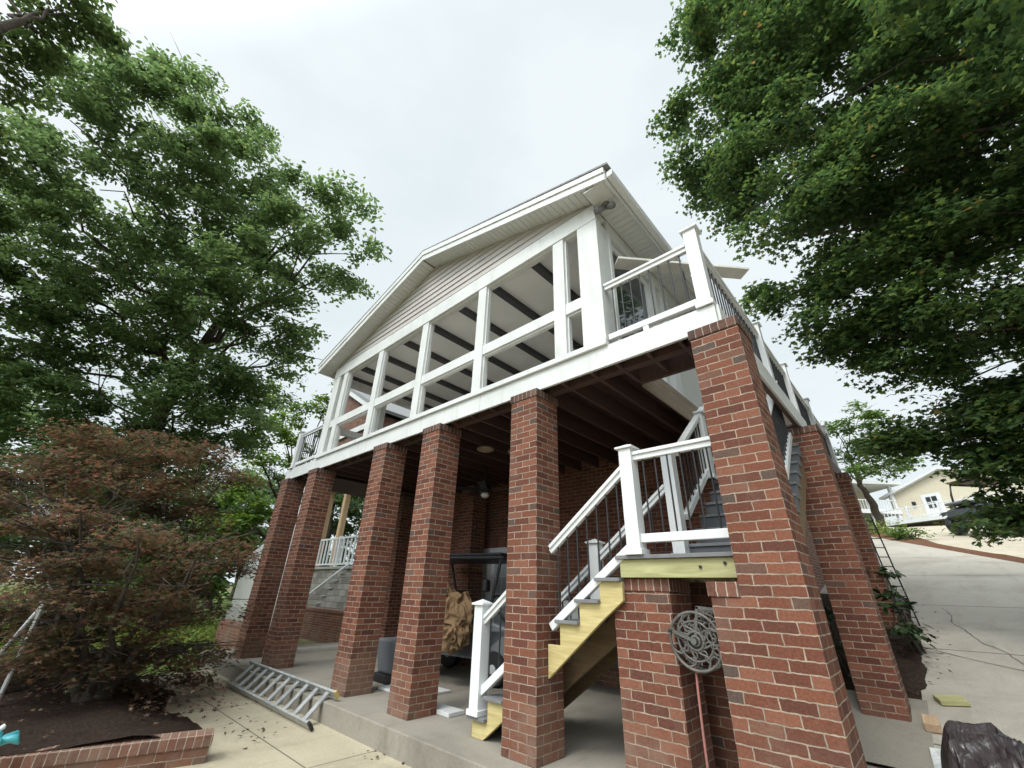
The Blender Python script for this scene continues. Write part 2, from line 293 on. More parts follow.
LEAF_F = leaf_mat('far_leaf', [(0,(.03,.06,.022)),(.5,(.055,.095,.035)),(1,(.10,.15,.055))])
LEAF_Y = leaf_mat('yellow_leaf', [(0,(.09,.14,.03)),(.5,(.17,.23,.05)),(1,(.28,.33,.09))])
BEIGE = plain('beige_siding', (.56,.50,.38), .7, .06, 3)

# ------------------------------------------------------------------ setting: ground, slabs, driveway
def sstep(a, b, x):
    t = min(1, max(0, (x - a) / (b - a))); return t * t * (3 - 2 * t)
def slope(y):
    if y < 1.1: return -.22
    if y < 26: return .22 + .2 * (y - 3.3)
    return 4.76 + .11 * (min(y, 90) - 26)
def terrain(x, y):
    low = -.34
    right = slope(y) - .05 if y > 1.1 else low
    mid = low if y < 3.9 else max(low, slope(y) - .35)
    left = low if y < 5.3 else 1.85 + .03 * max(0, min(y, 60) - 6)
    h = left * 1.0
    h = low + (left - low) * sstep(-22.5, -20.5, x)
    h = h + (mid - h) * sstep(-9.4, -8.7, x) if x > -9.4 else h
    h = h + (right - h) * sstep(-1.6, -1.2, x) if x > -1.6 else h
    return h + .02 * noise.noise(Vector((x * .8, y * .8, 0)))
def axis_vals(a, b, fine0, fine1, fs):
    v = list(np.arange(fine0, fine1, fs)); s = fs; x = fine0
    while x > a: s *= 1.35; x -= s; v.insert(0, x)
    s = fs; x = v[-1]
    while x < b: s *= 1.35; x += s; v.append(x)
    return v
g = MB().grid(axis_vals(-600, 600, -24, 9, .4), axis_vals(-600, 600, -3, 28, .4), terrain)
struct('ground', g, DIRT, smooth=True)
p = MB().grid(np.linspace(-120, -9.8, 60), np.linspace(-30, 60, 50), lambda x, y: -.30 + .05 * noise.noise(Vector((x*.3, y*.3, 0))) - (3 if (x > -22 and y > 4.5) else 0))
struct('lawn', p, GRASSM, smooth=True)
struct('patio', MB().box(-10.2, 7.5, -9, -.28, -.5, -.22), PATIO)
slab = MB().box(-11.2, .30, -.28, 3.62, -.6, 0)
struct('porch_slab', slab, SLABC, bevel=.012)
ys = list(np.arange(-.28, 30, .4))
d = MB(); xs = [.3, 2, 4.2, 8.0]
def edge_far(x):  # far edge of the lower driveway, running diagonally uphill to the left
    return 23.2 - (x + 1.1) * 2.55
d.grid(np.linspace(.30, 9, 24), np.linspace(-.28, 1, 60), lambda x, t: 0)
n = 24
vs = []
for j in range(60):
    for i in range(n):
        x = .30 + (9 - .30) * i / (n - 1); ye = max(6, edge_far(x)); y = -.28 + (ye + .28) * j / 59
        vs.append((x, y, slope(y) + .004))
d.v = vs; k0 = len(vs)
# wedge of drive left of x = .3, beyond the house
d.grid(np.linspace(-1.5, .30, 6), np.linspace(0, 1, 20), lambda x, t: 0)
for j in range(20):
    for i in range(6):
        x = -1.5 + 1.8 * i / 5; ye = edge_far(x); y = 9.3 + (ye - 9.3) * j / 19
        d.v[k0 + j*6 + i] = (x, y, slope(y) + .004)
drive = struct('driveway', d, DRIVE)
struct('side_pad', MB().add([(-1.4,2.3,slope(2.3)+.012),(.34,2.3,slope(2.3)+.012),(.34,3.9,slope(3.9)+.012),(-1.4,3.9,slope(3.9)+.012)], [(0,1,2,3)]), SLABC)
# crack and slab seam in the driveway: thin ribbons lying on it
def ribbon(name, pts, w, parent):
    m = MB(); L_, R_ = [], []
    for i, (x, y) in enumerate(pts):
        a = Vector(pts[min(i+1, len(pts)-1)]) - Vector(pts[max(i-1, 0)]); nrm = Vector((-a.y, a.x)).normalized() * w * (.6 + .8*random.random()) / 2
        L_.append((x+nrm.x, y+nrm.y, slope(y+nrm.y)+.009)); R_.append((x-nrm.x, y-nrm.y, slope(y-nrm.y)+.009))
    n = len(pts); m.add(L_+R_, [(i, i+1, n+i+1, n+i) for i in range(n-1)])
    return obj(name, m, CRACK, parent)
CRACK = plain('crack_dark', (.12,.11,.098), .95, .3, 10)
ck = [(.75,8.5),(.86,7.9),(.80,7.4),(.95,6.9),(1.03,6.4),(1.22,6.0),(1.3,5.55),(1.42,5.2),(1.5,4.9),(1.72,4.6),(1.85,4.2)]
ckf = []
for a, b in zip(ck, ck[1:]):
    for t in (0,.25,.5,.75): ckf.append((a[0]+(b[0]-a[0])*t+random.uniform(-.02,.02), a[1]+(b[1]-a[1])*t+random.uniform(-.03,.03)))
ribbon('crack', ckf, .014, drive)
ribbon('seam', [(.3+.12*i, 6.0-.115*i+.003*i*i) for i in range(16)], .016, drive)
# strip of pine straw and the upper pad beyond it
def strip(name, x0, x1, fa, fb, lift, mat, bump=0):
    m = MB(); xs = np.linspace(x0, x1, 30); v = []
    for j in range(5):
        for x in xs:
            y = fa(x) + (fb(x) - fa(x)) * j / 4; v.append((x, y, slope(y) + lift + bump * math.sin(math.pi*j/4) * (.7 + .6*noise.noise(Vector((x*2, y*2, 3))))))
    m.add(v, [(j*30+i, j*30+i+1, (j+1)*30+i+1, (j+1)*30+i) for j in range(4) for i in range(29)])
    return struct(name, m, mat)
strip('pine_straw_bed', -2.2, 9, lambda x: max(6, edge_far(x)) - .05, lambda x: max(6, edge_far(x)) + 1.1 + (1.6 if x < 1.0 else 0), .004, REDMULCH, .10)
strip('upper_pad', -.2, 16, lambda x: max(6, edge_far(x)) + .9 + (1.6 if x < 1.0 else 0), lambda x: 34, .008, PADC)
# planting beds
def bedz(x, y):
    yb = -1.25 + .28*noise.noise(Vector((x*.9, 0, 5))) + .12*noise.noise(Vector((x*3, 0, 2)))
    e = sstep(yb, yb-1.1, y)
    return -.245 + .24*e + (.045*noise.noise(Vector((x*1.6, y*1.6, 1))) + .02*noise.noise(Vector((x*9, y*9, 1))))*min(1, e*3) + .03*min(1, e*8) - (.2 if e == 0 else 0)
bd = MB(); nx, ny = 80, 60; v = []
for j in range(ny):
    y = -.6 - 6.5 * j / (ny-1)
    x1 = -4.84 + (y + 1.66) * .27 if y < -1.66 else -4.95 - 1.2*sstep(-1.7, -1.2, y)
    for i in range(nx):
        x = -12.5 + (x1 + 12.5) * i / (nx-1); v.append((x, y, bedz(x, y)))
bd.add(v, [(j*nx+i, j*nx+i+1, (j+1)*nx+i+1, (j+1)*nx+i) for j in range(ny-1) for i in range(nx-1)])
struct('mulch_bed', bd, MULCH, smooth=True)
def sbz(x, y):
    n1 = noise.noise(Vector((x*2.2, y*1.4, 4))); w = .38 + .07*noise.noise(Vector((0, y*1.7, 9))) - .12*sstep(6, 9, y); m_ = sstep(w+.05, w-.10, x) * sstep(3.98+.1*n1, 4.5, y)
    return slope(y) - .035 + .10*m_ + (.05*n1 + .02*noise.noise(Vector((x*11, y*11, 0))))*m_
sb = MB().grid(list(np.linspace(-1.3, .1, 14)) + list(np.linspace(.13, .56, 44)), np.linspace(3.92, 9.4, 200), sbz)
struct('side_bed', sb, MULCH, smooth=True)

# ------------------------------------------------------------------ the raised porch house
H = thing('porch_house', 'raised house with white screened porch on tall brick pillars over an open carport', 'house', (-4.8, 2, 0))
PW = .409; PT = 3.533
def pillar(xr, y0, z0, z1, w=PW, dpt=PW, cap=True, name='brick_pillar'):
    b = obj(name, MB().box(xr-w, xr, y0, y0+dpt, z0, z1 - (.10 if cap else 0)), BRICK, H, bevel=.006, uvo=(xr-w, y0, 0))
    if cap: obj('pillar_cap', MB().box(xr-w-.012, xr+.012, y0-.012, y0+dpt+.012, z1-.10, z1), CAPM, b, bevel=.008, uvo=(xr-w-.012, y0-.012, z1-.12))
    return b
pa = obj('brick_pillar', MB().prism([(-.4535,-.35),(.16,-.35),(.16,PT-.09),(-.249,PT-.09),(-.249,1.32),(-.4535,1.32)], 1, 0, PW), BRICK, H, bevel=.006, uvo=(-.249, 0, 0))
obj('pillar_cap', MB().box(-.261, .172, -.012, PW+.012, PT-.09, PT+.01), CAPM, pa, bevel=.008, uvo=(-.261, 0, PT-.11))
obj('pier_cap', MB().box(-.468, -.2494, -.012, .41, 1.321, 1.42), ROWLOCK, pa, bevel=.006, uvo=(-.468, 0, 1.30))
for xr in (-2.103, -3.961, -5.402, -8.062, -9.58): pillar(xr, 0, 0, PT)
pillar(.198, 3.273, .05, 3.50)
pillar(.16, 6.5, .7, 3.52)
pillar(-8.75, 2.62, 0, 3.48)
pillar(-6.35, 2.9, 0, 3.48)
# piers that carry the stair landing
b = obj('brick_pier', MB().box(-1.39, -.86, .225, .66, -.02, 1.348), BRICK, H, bevel=.006, uvo=(-1.39, .225, 0))
obj('pier_cap', MB().box(-1.40, -.85, .215, .67, 1.348, 1.448), ROWLOCK, b, bevel=.006, uvo=(-1.40, .215, 1.328))
obj('brick_wall', MB().box(-1.45, -.20, .95, 1.10, -.05, 1.44), BRICK, H, uvo=(-.88, 0, 0))
# lower storey rear wall with the french door, house body behind
obj('brick_wall', MB().box(-8.5, -7.25, 3.5, 3.7, -.05, 3.78).box(-5.35, -1.3, 3.5, 3.7, -.05, 3.78).box(-7.25, -5.35, 3.5, 3.7, 2.37, 3.78), BRICK, H)
obj('door_lintel', MB().box(-7.26, -5.34, 3.485, 3.69, 2.17, 2.372), SOLDIER, H, uvo=(0, 0, 2.17))
for x0 in (-8.5, -1.5): obj('brick_wall', MB().box(x0, x0+.2, 3.7, 13, -.05, 5.94), BRICK_FAR, H)
fd = obj('french_door', MB().box(-7.25, -7.13, 3.48, 3.6, .02, 2.17).box(-5.47, -5.35, 3.48, 3.6, .02, 2.17).box(-7.13, -5.47, 3.48, 3.6, 2.06, 2.17)
   .box(-7.13,-7.0,3.5,3.56,.02,2.06).box(-6.43,-6.305,3.5,3.56,.02,2.06).box(-6.295,-6.17,3.5,3.56,.02,2.06).box(-5.6,-5.47,3.5,3.56,.02,2.06)
   .box(-7.0,-6.43,3.5,3.56,.02,.28).box(-7.0,-6.43,3.5,3.56,1.93,2.06).box(-6.17,-5.6,3.5,3.56,.02,.28).box(-6.17,-5.6,3.5,3.56,1.93,2.06), VINYL, H, bevel=.004)
for x0, x1 in ((-7.0,-6.43), (-6.17,-5.6)):
    obj('pane', MB().box(x0, x1, 3.525, 3.535, .28, 1.93), PALEGLASS, fd)
    mm = MB()
    for k in range(1, 5): mm.box(x0, x1, 3.515, 3.523, .28+.33*k-.01, .28+.33*k+.01)
    for k in (1, 2): mm.box(x0+(x1-x0)*k/3-.01, x0+(x1-x0)*k/3+.01, 3.512, 3.5225, .28, 1.93)
    obj('muntin', mm, VINYL, fd)
obj('handle', MB().tube([(-6.24,3.49,1.0),(-6.24,3.44,1.0),(-6.14,3.44,1.0)], .012), BLACK, fd)
# deck: boards, joists, rim, fascia
dk = MB(); y = .115
while y < 8.6:
    y1 = min(y + .137, 8.7)
    for x0, x1 in (((-9.97, -.005),) if (y1 < .66) else ((-1.14+.02 if False else -9.97, -1.06), (-.03, -.005)) if y1 < 4.0 else ((-1.28, -.005),)):
        if y > 3.42 and x0 < -9: x0 = -1.28
        if x1 > x0: dk.box(x0, x1, y, y1, 3.768, 3.80)
    y += .143
obj('deck_floor', dk, STAIN, H)
xs = list(np.arange(-9.9, -1.2, .405)) + [-1.075]
for x in xs: obj('joist', MB().box(x-.019, x+.019, .12, 3.49, 3.53, 3.768), STAIN, H)
for x in (-.72, -.38): obj('joist', MB().box(x-.019, x+.019, .12, .61, 3.53, 3.768), STAIN, H)
obj('joist', MB().box(-.04, -.004, .12, 8.7, 3.50, 3.768), STAIN, H)
obj('stair_header', MB().box(-1.055, -.042, .612, .652, 3.50, 3.767), STAIN, H)
obj('stair_rim', MB().box(-1.056, -1.036, .655, 4.0, 3.47, 3.80), PLY, H)
obj('deck_beam', MB().box(-9.6, .1, .24, .34, 3.535, 3.62), STAIN, H)
obj('soffit_board', MB().box(-10.0, -8.5, .45, 3.48, 3.50, 3.52), STAIN, H)
for x0, x1 in ((-10.05,-6.853), (-6.849,-3.203), (-3.199,.0)): obj('deck_fascia', MB().box(x0, x1, .08, .115, 3.548, 3.80), WHITE, H, bevel=.003)
obj('deck_fascia', MB().box(-.002, .028, .118, 4.0, 3.53, 3.80), WHITE, H, bevel=.004)
for yy in (4.2, 5.2, 6.9, 7.8): obj('joist', MB().box(-1.28, -.045, yy, yy+.038, 3.53, 3.768), STAIN, H)
# white screened front: sill, posts, rails, header
Y0, Y1 = .06, .20
obj('window_sill', MB().box(-8.46, -1.14, Y0-.02, Y1+.02, 3.802, 3.872), WHITE, H, bevel=.004)
obj('porch_header', MB().box(-8.46, -1.14, Y0-.012, Y1+.01, 5.76, 6.03), WHITE, H, bevel=.004)
for x0, x1 in ((-1.44,-1.14), (-1.86,-1.68), (-3.39,-3.21), (-4.925,-4.745), (-6.46,-6.28), (-7.97,-7.79), (-8.46,-8.16)):
    if x1 - x0 > .25: obj('corner_post', MB().box(x0, x1, Y0-.006, .34, 3.872, 5.758), WHITE, H, bevel=.005)
    else:
        ps = obj('window_post', MB().box(x0, x1, Y0, Y1, 3.872, 5.76), WHITE, H, bevel=.005)
        for xx in (x0-.022, x1+.001): obj('glazing_stop', MB().box(xx, xx+.021, .10, .16, 3.874, 5.758), WHITE, ps)
edges = [(-8.16,-7.97), (-7.79,-6.46), (-6.28,-4.925), (-4.745,-3.39), (-3.21,-1.86), (-1.68,-1.44)]
for x0, x1 in edges:
    obj('middle_rail', MB().box(x0, x1, Y0+.012, Y1-.012, 4.46, 4.62), WHITE, H, bevel=.004)
    for z0 in (5.735, 4.435, 4.621): obj('glazing_stop', MB().box(x0+.023, x1-.023, .10, .16, z0, z0+.0235), WHITE, H)
# gable with lap siding
AP = 7.20
gs = MB(); z = 6.035
RK = .2875
while z < 7.3:
    z1 = z + .125; zt = min(z1, 7.30)
    hw0 = min(3.56, (7.09 - z) / RK); hw1 = max(.0, min(3.56, (7.09 - zt) / RK))
    if hw0 <= .02: break
    gs.add([(-4.8-hw0,.042,z),(-4.8+hw0,.042,z),(-4.8+hw1,.062,zt),(-4.8-hw1,.062,zt),(-4.8-hw0,.075,z),(-4.8+hw0,.075,z)], [(0,1,2,3),(0,4,5,1)])
    z += .125
gs.add([(-8.3,.078,6.0),(-1.3,.078,6.0),(-4.8,.078,7.1)], [(0,1,2)])
obj('gable_siding', gs, SIDING, H, fixn=False)
# roof: two pitches with overhangs, shingle edge, rake boards, soffits, gutter
EX = 4.0; ZE = 5.99; ZR = ZE + RK * EX; YF = -.25; YB = 13.4
rf = obj('roof', MB().prism([(-4.8-EX,ZE+.10),(-4.8,ZR+.10),(-4.8+EX,ZE+.10),(-4.8+EX,ZE+.17),(-4.8,ZR+.17),(-4.8-EX,ZE+.17)], 1, YF+.03, YB), SOFFIT, H)
obj('shingles', MB().prism([(-4.8-EX-.06,ZE+.155),(-4.8,ZR+.173),(-4.8+EX+.06,ZE+.155),(-4.8+EX+.06,ZE+.185),(-4.8,ZR+.188),(-4.8-EX-.06,ZE+.168)], 1, YF-.022, YB+.03), SHINGLE, rf)
obj('rake_board', MB().prism([(-4.8-EX,ZE-.06),(-4.8,ZR-.06),(-4.8+EX,ZE-.06),(-4.8+EX,ZE+.15),(-4.8,ZR+.168),(-4.8-EX,ZE+.15)], 1, YF, YF+.026), WHITE, rf, bevel=.003)
obj('rake_trim', MB().prism([(-4.8-EX,ZE+.06),(-4.8,ZR+.06),(-4.8+EX,ZE+.06),(-4.8+EX,ZE+.149),(-4.8,ZR+.167),(-4.8-EX,ZE+.149)], 1, YF-.018, YF-.001), WHITE, rf, bevel=.003)
sf = MB()
def slat(xa, za, xb, zb, ya, yb): sf.add([(xa,ya,za),(xb,ya,zb),(xb,yb,zb),(xa,yb,za),(xa,ya,za+.012),(xb,ya,zb+.012),(xb,yb,zb+.012),(xa,yb,za+.012)], [(0,3,2,1),(4,5,6,7),(0,1,5,4),(1,2,6,5),(2,3,7,6),(3,0,4,7)])
for sgn in (-1, 1):
    k = 0; s = .02
    while s < EX - .02:
        e = min(s + .094, EX - .02); slat(-4.8+sgn*s, ZR-.045-RK*s, -4.8+sgn*e, ZR-.045-RK*e, YF+.027, .075); s += .1
obj('rake_soffit', sf, SOFFIT, rf)
for x0, x1 in ((-1.135, -.83), (-8.77, -8.465)):
    sf = MB(); yy = .085
    while yy < 13.2: sf.box(x0, x1, yy, yy+.095, 5.965, 5.977); yy += .1
    obj('eave_soffit', sf, SOFFIT, rf)
obj('eave_fascia', MB().box(-.83, -.80, YF+.03, YB, 5.94, 6.11), WHITE, rf, bevel=.003)
obj('eave_fascia', MB().box(-8.80, -8.77, YF+.03, YB, 5.94, 6.11), WHITE, rf, bevel=.003)
gp = [(-.797,5.99),(-.72,6.0),(-.71,6.09),(-.72,6.095),(-.797,6.095)]
obj('gutter', MB().prism(gp, 1, YF+.04, YB), VINYL, rf, bevel=.01)
obj('eave_return', MB().box(-1.13,-.832,YF+.03,.078,5.962,5.976), SOFFIT, rf)
# porch room: ceiling with dark beams, side walls, back wall
ce = obj('ceiling', MB().box(-8.44, -1.16, .205, 3.5, 5.95, 6.0), CEIL, H)
for x in (-1.52, -2.40, -3.28, -4.14, -5.02, -5.90, -6.78, -7.66, -8.34): obj('ceiling_beam', MB().box(x-.06, x+.06, .21, 3.49, 5.86, 5.949), BEAMC, ce, bevel=.004)
obj('porch_wall', MB().box(-6.0, -1.16, 3.5, 3.6, 3.8, 5.95), plain('porch_wall_paint', (.46,.45,.43), .7, .05), H)
pd = obj('porch_door', MB().box(-3.4,-3.3,3.46,3.499,3.8,5.85).box(-2.3,-2.2,3.46,3.499,3.8,5.85).box(-3.3,-2.3,3.46,3.499,5.75,5.85), WHITE, H)
obj('pane', MB().box(-3.3,-2.3,3.47,3.48,3.8,5.75), GLASS, pd)
obj('porch_floor', MB().box(-8.30, -1.31, .21, 3.48, 3.801, 3.812), plain('porch_bounce_floor', (.50,.47,.43), .5, .1), H)  # unseen pale floor over the deck boards, added to bounce light onto the ceiling
for y0 in (1.46, 2.55): obj('left_panel', MB().box(-8.40, -8.36, y0, y0+.75, 3.9, 4.44), GLASS, H)
# right porch wall: header, posts, sliding glass door
obj('side_header', MB().box(-1.30, -1.145, .345, 3.5, 5.72, 6.04), WHITE, H, bevel=.004)
obj('side_sill', MB().box(-1.30, -1.135, .345, 3.5, 3.802, 3.88), WHITE, H, bevel=.004)
for y0, y1 in ((.345,.42), (1.62,1.74), (1.95,2.2), (3.3,3.5)): obj('side_post', MB().box(-1.30, -1.13, y0, y1, 3.88, 5.72), WHITE, H, bevel=.004)
sd = obj('sliding_door', MB().box(-1.24,-1.19,.42,.52,3.88,5.71).box(-1.24,-1.19,1.52,1.62,3.88,5.71).box(-1.24,-1.19,.52,1.52,5.6,5.71).box(-1.24,-1.19,.52,1.52,3.88,4.0), VINYL, H, bevel=.004)
obj('pane', MB().box(-1.222, -1.212, .52, 1.52, 4.0, 5.6), GLASS, sd)
obj('side_wall', MB().box(-1.28, -1.18, 2.2, 3.3, 3.88, 5.72), plain('side_wall_paint', (.52,.52,.50), .7, .05), H)
obj('left_sill', MB().box(-8.46, -8.3, .34, 3.5, 3.8, 3.88), WHITE, H)
obj('left_header', MB().box(-8.46, -8.3, .345, 3.5, 5.70, 6.04), WHITE, H)
for y0 in (1.3, 2.4, 3.35): obj('left_post', MB().box(-8.45, -8.30, y0, y0+.14, 3.88, 5.70), WHITE, H, bevel=.004)
obj('left_rail', MB().box(-8.44, -8.32, .345, 3.5, 4.46, 4.6), WHITE, H)

# ---- railings of the deck
def post_mb(x, y, z0, z1, s=.13, cap=True):
    m = MB().box(x-s/2, x+s/2, y-s/2, y+s/2, z0, z1)
    m.box(x-s/2-.018, x+s/2+.018, y-s/2-.018, y+s/2+.018, z0, z0+.05)
    if cap:
        c = s/2+.025; m.box(x-c, x+c, y-c, y+c, z1, z1+.022)
        m.add([(x-c+.01,y-c+.01,z1+.022),(x+c-.01,y-c+.01,z1+.022),(x+c-.01,y+c-.01,z1+.022),(x-c+.01,y+c-.01,z1+.022),(x,y,z1+.06)], [(0,1,4),(1,2,4),(2,3,4),(3,0,4),(3,2,1,0)])
    return m
def railing(parent, name, a, b, ztop_a, ztop_b, zbot_a, zbot_b, posts=(), sp=.112, skip=.09):
    """white top and bottom rails from a to b (x,y) with black balusters between, posts as given"""
    a, b = Vector(a), Vector(b); m = MB()
    P = lambda t, za, zb: (a.x+(b.x-a.x)*t, a.y+(b.y-a.y)*t, za+(zb-za)*t)
    m.bar(P(0,ztop_a,ztop_b), P(1,ztop_a,ztop_b), .088, .034)
    m.bar(P(0,ztop_a-.040,ztop_b-.040), P(1,ztop_a-.042,ztop_b-.042), .05, .05)
    r = obj(name, m, VINYL, parent, bevel=.005)
    obj('bottom_rail', MB().bar(P(0,zbot_a,zbot_b), P(1,zbot_a,zbot_b), .06, .072), VINYL, r, bevel=.005)
    n = max(1, int(((b-a).length - 2*skip) / sp)); l = (b-a).length
    proto = None
    for k in range(n+1):
        t = (skip + (l-2*skip)*k/n)/l
        x, y, z1 = P(t, ztop_a-.06, ztop_b-.06); _, _, z0 = P(t, zbot_a+.02, zbot_b+.02)
        if proto is None:
            proto = obj('baluster', MB().tube([(x,y,z0),(x,y,z1)],   .0085, 8), BLACK, r, smooth=False); px, py, pz0 = x, y, z0
        else: dup_part(proto, r, (x-px, y-py, z0-pz0))
    for (x, y, z0, z1) in posts: obj('railing_post', post_mb(x, y, z0, z1), VINYL, r, bevel=.004)
    return r
railing(H, 'deck_railing', (-1.13,.125), (-.145,.125), 4.64, 4.64, 3.905, 3.905, [(-.075,.135,3.801,4.80)])
ry = [.20, 2.42, 3.95, 5.75, 7.6]
for i in range(4):
    railing(H, 'deck_railing', (-.075, ry[i]+(.0 if i == 0 else .065)), (-.075, ry[i+1]-.065), 4.64, 4.64, 3.905, 3.905, [(-.075, ry[i+1], 3.801, 4.80)])
railing(H, 'deck_railing', (-9.7,.125), (-8.47,.125), 4.64, 4.64, 3.905, 3.905, [(-9.78,.125,3.801,4.72)])
# foot blocks under the bottom rail
obj('foot_block', MB().box(-.72,-.66,.10,.15,3.801,3.868), VINYL, H)

# ------------------------------------------------------------------ the stair: two flights and a landing
S = thing('wooden_stair', 'new timber stair with white railings and grey treads turning at a landing', 'staircase', (-2, .6, 0))
RI, RU, X0 = .1813, .23, -3.10
def sl_z(x): return (x - X0) / RU * RI
def stringer_poly(xa, xb, first, last):
    """sawtooth from step `first` to `last`, sliced at xa..xb, lower edge parallel to the flight"""
    top = []
    for k in range(first, last+1):
        xs_, xe = X0 + RU*(k-1), X0 + RU*k; z = RI*k - .03
        top += [(max(xs_, xa), z), (min(xe, xb), z)]
    return top
up = stringer_poly(-2.095, -1.26, 5, 8)
obj('stringer', MB().prism([(-2.095, sl_z(-2.095)-.19), (-1.50, sl_z(-1.50)-.19+.02), (-1.26, 1.27)] + up[::-1], 1, .165, .205), YELLOW, S, bevel=.003)
lo = stringer_poly(-3.08, -2.52, 1, 3)
obj('stringer', MB().prism([(-3.08, 0.002), (-2.92, 0.002), (-2.52, sl_z(-2.52)-.16)] + lo[::-1], 1, .165, .205), YELLOW, S, bevel=.003)
full = stringer_poly(-3.08, -1.26, 1, 8)
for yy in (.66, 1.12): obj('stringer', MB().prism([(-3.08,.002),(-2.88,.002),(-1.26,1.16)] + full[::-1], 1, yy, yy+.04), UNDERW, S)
for k in range(1, 9):
    xa, xb = X0 + RU*(k-1) - .03, X0 + RU*k - .001; z = RI*k
    y0 = .415 if (xb > -2.5 and xa < -2.1) else .12
    obj('tread', MB().box(xa, xb, y0, 1.18, z-.03, z), COMP, S, bevel=.004)
    obj('riser', MB().box(xa+.03, xa+.045, .207 if y0 < .2 else .416, 1.12, z-RI, z-.031), RISER, S)
obj('riser', MB().box(-1.285, -1.265, .207, 1.12, 1.45, 1.60), RISER, S)
obj('landing_floor', MB().box(-1.29, -.255, .13, 1.22, 1.60, 1.632), COMP, S, bevel=.004)
obj('landing_fascia', MB().box(-1.262, -.255, .162, .202, 1.452, 1.598), GREENW, S, bevel=.004)
for x in (-1.24, -.95, -.66, -.37): obj('landing_joist', MB().box(x, x+.038, .204, 1.2, 1.452, 1.599), GREENW, S)
obj('fascia_bolt', MB().lathe([(.012,.150),(.012,.161)], (-.36, 0, 1.555), 8, 1).lathe([(.012,.150),(.012,.161)], (-.55, 0, 1.53), 8, 1), BLACK, S)
# upper flight, climbing away from the camera
RU2 = .255
for k in range(1, 13):
    z = 1.632 + RI*k; y0 = 1.18 + RU2*(k-1)
    obj('riser', MB().box(-1.03, -.06, y0+.02, y0+.036, z-RI, z-.031), RISER, S)
    if k < 12: obj('tread', MB().box(-1.03, -.06, y0, y0+RU2+.03, z-.03, z), COMP, S, bevel=.004)
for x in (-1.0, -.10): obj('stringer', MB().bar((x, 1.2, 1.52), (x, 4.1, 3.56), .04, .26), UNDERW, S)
# lower front railing, broken by the brick pillar
def zr(x): return 2.475 + .775*(x + 1.10)
def zb(x): return 1.735 + .75*(x + 1.10)
railing(S, 'stair_railing', (-2.055,.185), (-1.155,.185), zr(-2.055), zr(-1.155), zb(-2.055), zb(-1.155), [(-1.09,.185,1.633,2.60)])
railing(S, 'stair_railing', (-2.985,.185), (-2.52,.185), zr(-2.985)+.03, zr(-2.52)+.03, zb(-2.985)+.06, zb(-2.52)+.06, [(-3.035,.185,RI+.001,1.17)])
railing(S, 'stair_railing', (-1.03,.185), (-.255,.185), 2.545, 2.545, 1.77, 1.77)
railing(S, 'stair_railing', (-2.95,1.14), (-1.15,1.14), zr(-2.95), zr(-1.15), zb(-2.95), zb(-1.15), [(-1.075,1.14,1.633,2.83), (-2.12,1.14,RI*4+.05,1.86)])
railing(S, 'stair_railing', (-1.0,1.21), (-1.0,2.5), 2.83, 3.82, 2.09, 3.03, [(-1.0,2.24,2.70,3.62)])
railing(S, 'stair_railing', (-.09,1.3), (-.09,2.9), 2.9, 4.10, 2.15, 3.3)

# ------------------------------------------------------------------ things on and around the house
# pale flat canopy on a thin pole, standing on the side deck
cn = thing('deck_canopy', 'pale flat canopy board on a thin dark pole above the upper deck railing', 'canopy', (-.5, 1.1, 3.8))
obj('canopy_board', MB().bar((-1.09,.40,5.20),(.10,1.70,5.20), .2, .035), plain('weathered_board', (.62,.60,.55), .7, .12, 5), cn, bevel=.004)
obj('pole', MB().tube([(-.50,1.16,3.80),(-.50,1.10,5.18)], .014, 8), BLACK, cn)
# flood light under the eave
fl = thing('floodlight', 'small grey twin floodlight mounted under the white eave corner', 'floodlight', (-1.0, .12, 5.96))
SILV = plain('silver_plastic', (.45,.46,.47), .4, .1)
FLG = plain('flood_grey', (.16,.165,.17), .4, .15)
obj('base', MB().lathe([(.06,5.964),(.055,5.935),(.02,5.93)], (-1.0,.12,0), 14), FLG, fl, smooth=True)
for dx, dy in ((-.055, -.05), (.06, -.02)):
    hd = obj('lamp_head', MB().tube([(-1.0,.12,5.93),(-1.0+dx*.5,.12+dy*.5,5.90),(-1.0+dx,.12+dy,5.87),(-1.0+dx*1.9,.12+dy*2.2,5.83)], [.012,.024,.042,.046], 12), FLG, fl, smooth=True)
# ceiling fan and two small ceiling fittings under the deck
fn = thing('ceiling_fan', 'dark ceiling fan with a small white light hanging under the deck', 'fan', (-5.3, 2.26, 3.53))
obj('rod', MB().tube([(-5.3,2.26,3.53),(-5.3,2.26,3.2)], .018), BLACK, fn)
obj('motor', MB().lathe([(.03,3.24),(.11,3.2),(.12,3.1),(.08,3.05)], (-5.3,2.26,0), 18), BLACK, fn, smooth=True)
obj('light_kit', MB().lathe([(.075,3.055),(.085,3.0),(.05,2.965),(.01,2.955)], (-5.3,2.26,0), 16), plain('opal_glass', (.7,.68,.62), .3), fn, smooth=True)
for k in range(5):
    a = .35 + k*2*math.pi/5; c, s_ = math.cos(a), math.sin(a)
    obj('blade', MB().bar((-5.3+c*.1,2.26+s_*.1,3.11),(-5.3+c*.68,2.26+s_*.68,3.12), .14, .012, (s_*.2,-c*.2,1)), BLACK, fn)
TAN = plain('tan_fitting', (.30,.23,.16), .6)
for (x, y, l) in ((-4.25, 1.22, 'larger tan round fitting on the dark joists beneath the deck'), (-3.95, 1.62, 'smaller tan round fitting on the dark joists beneath the deck')):
    r_ = .15 if 'larger' in l else .11
    t = tag(obj('ceiling_fitting', MB().lathe([(r_*.7,3.529),(r_,3.50),(r_*.95,3.475),(r_*.5,3.45)], (x,y,0), 18), TAN, smooth=True), l, 'light fitting')
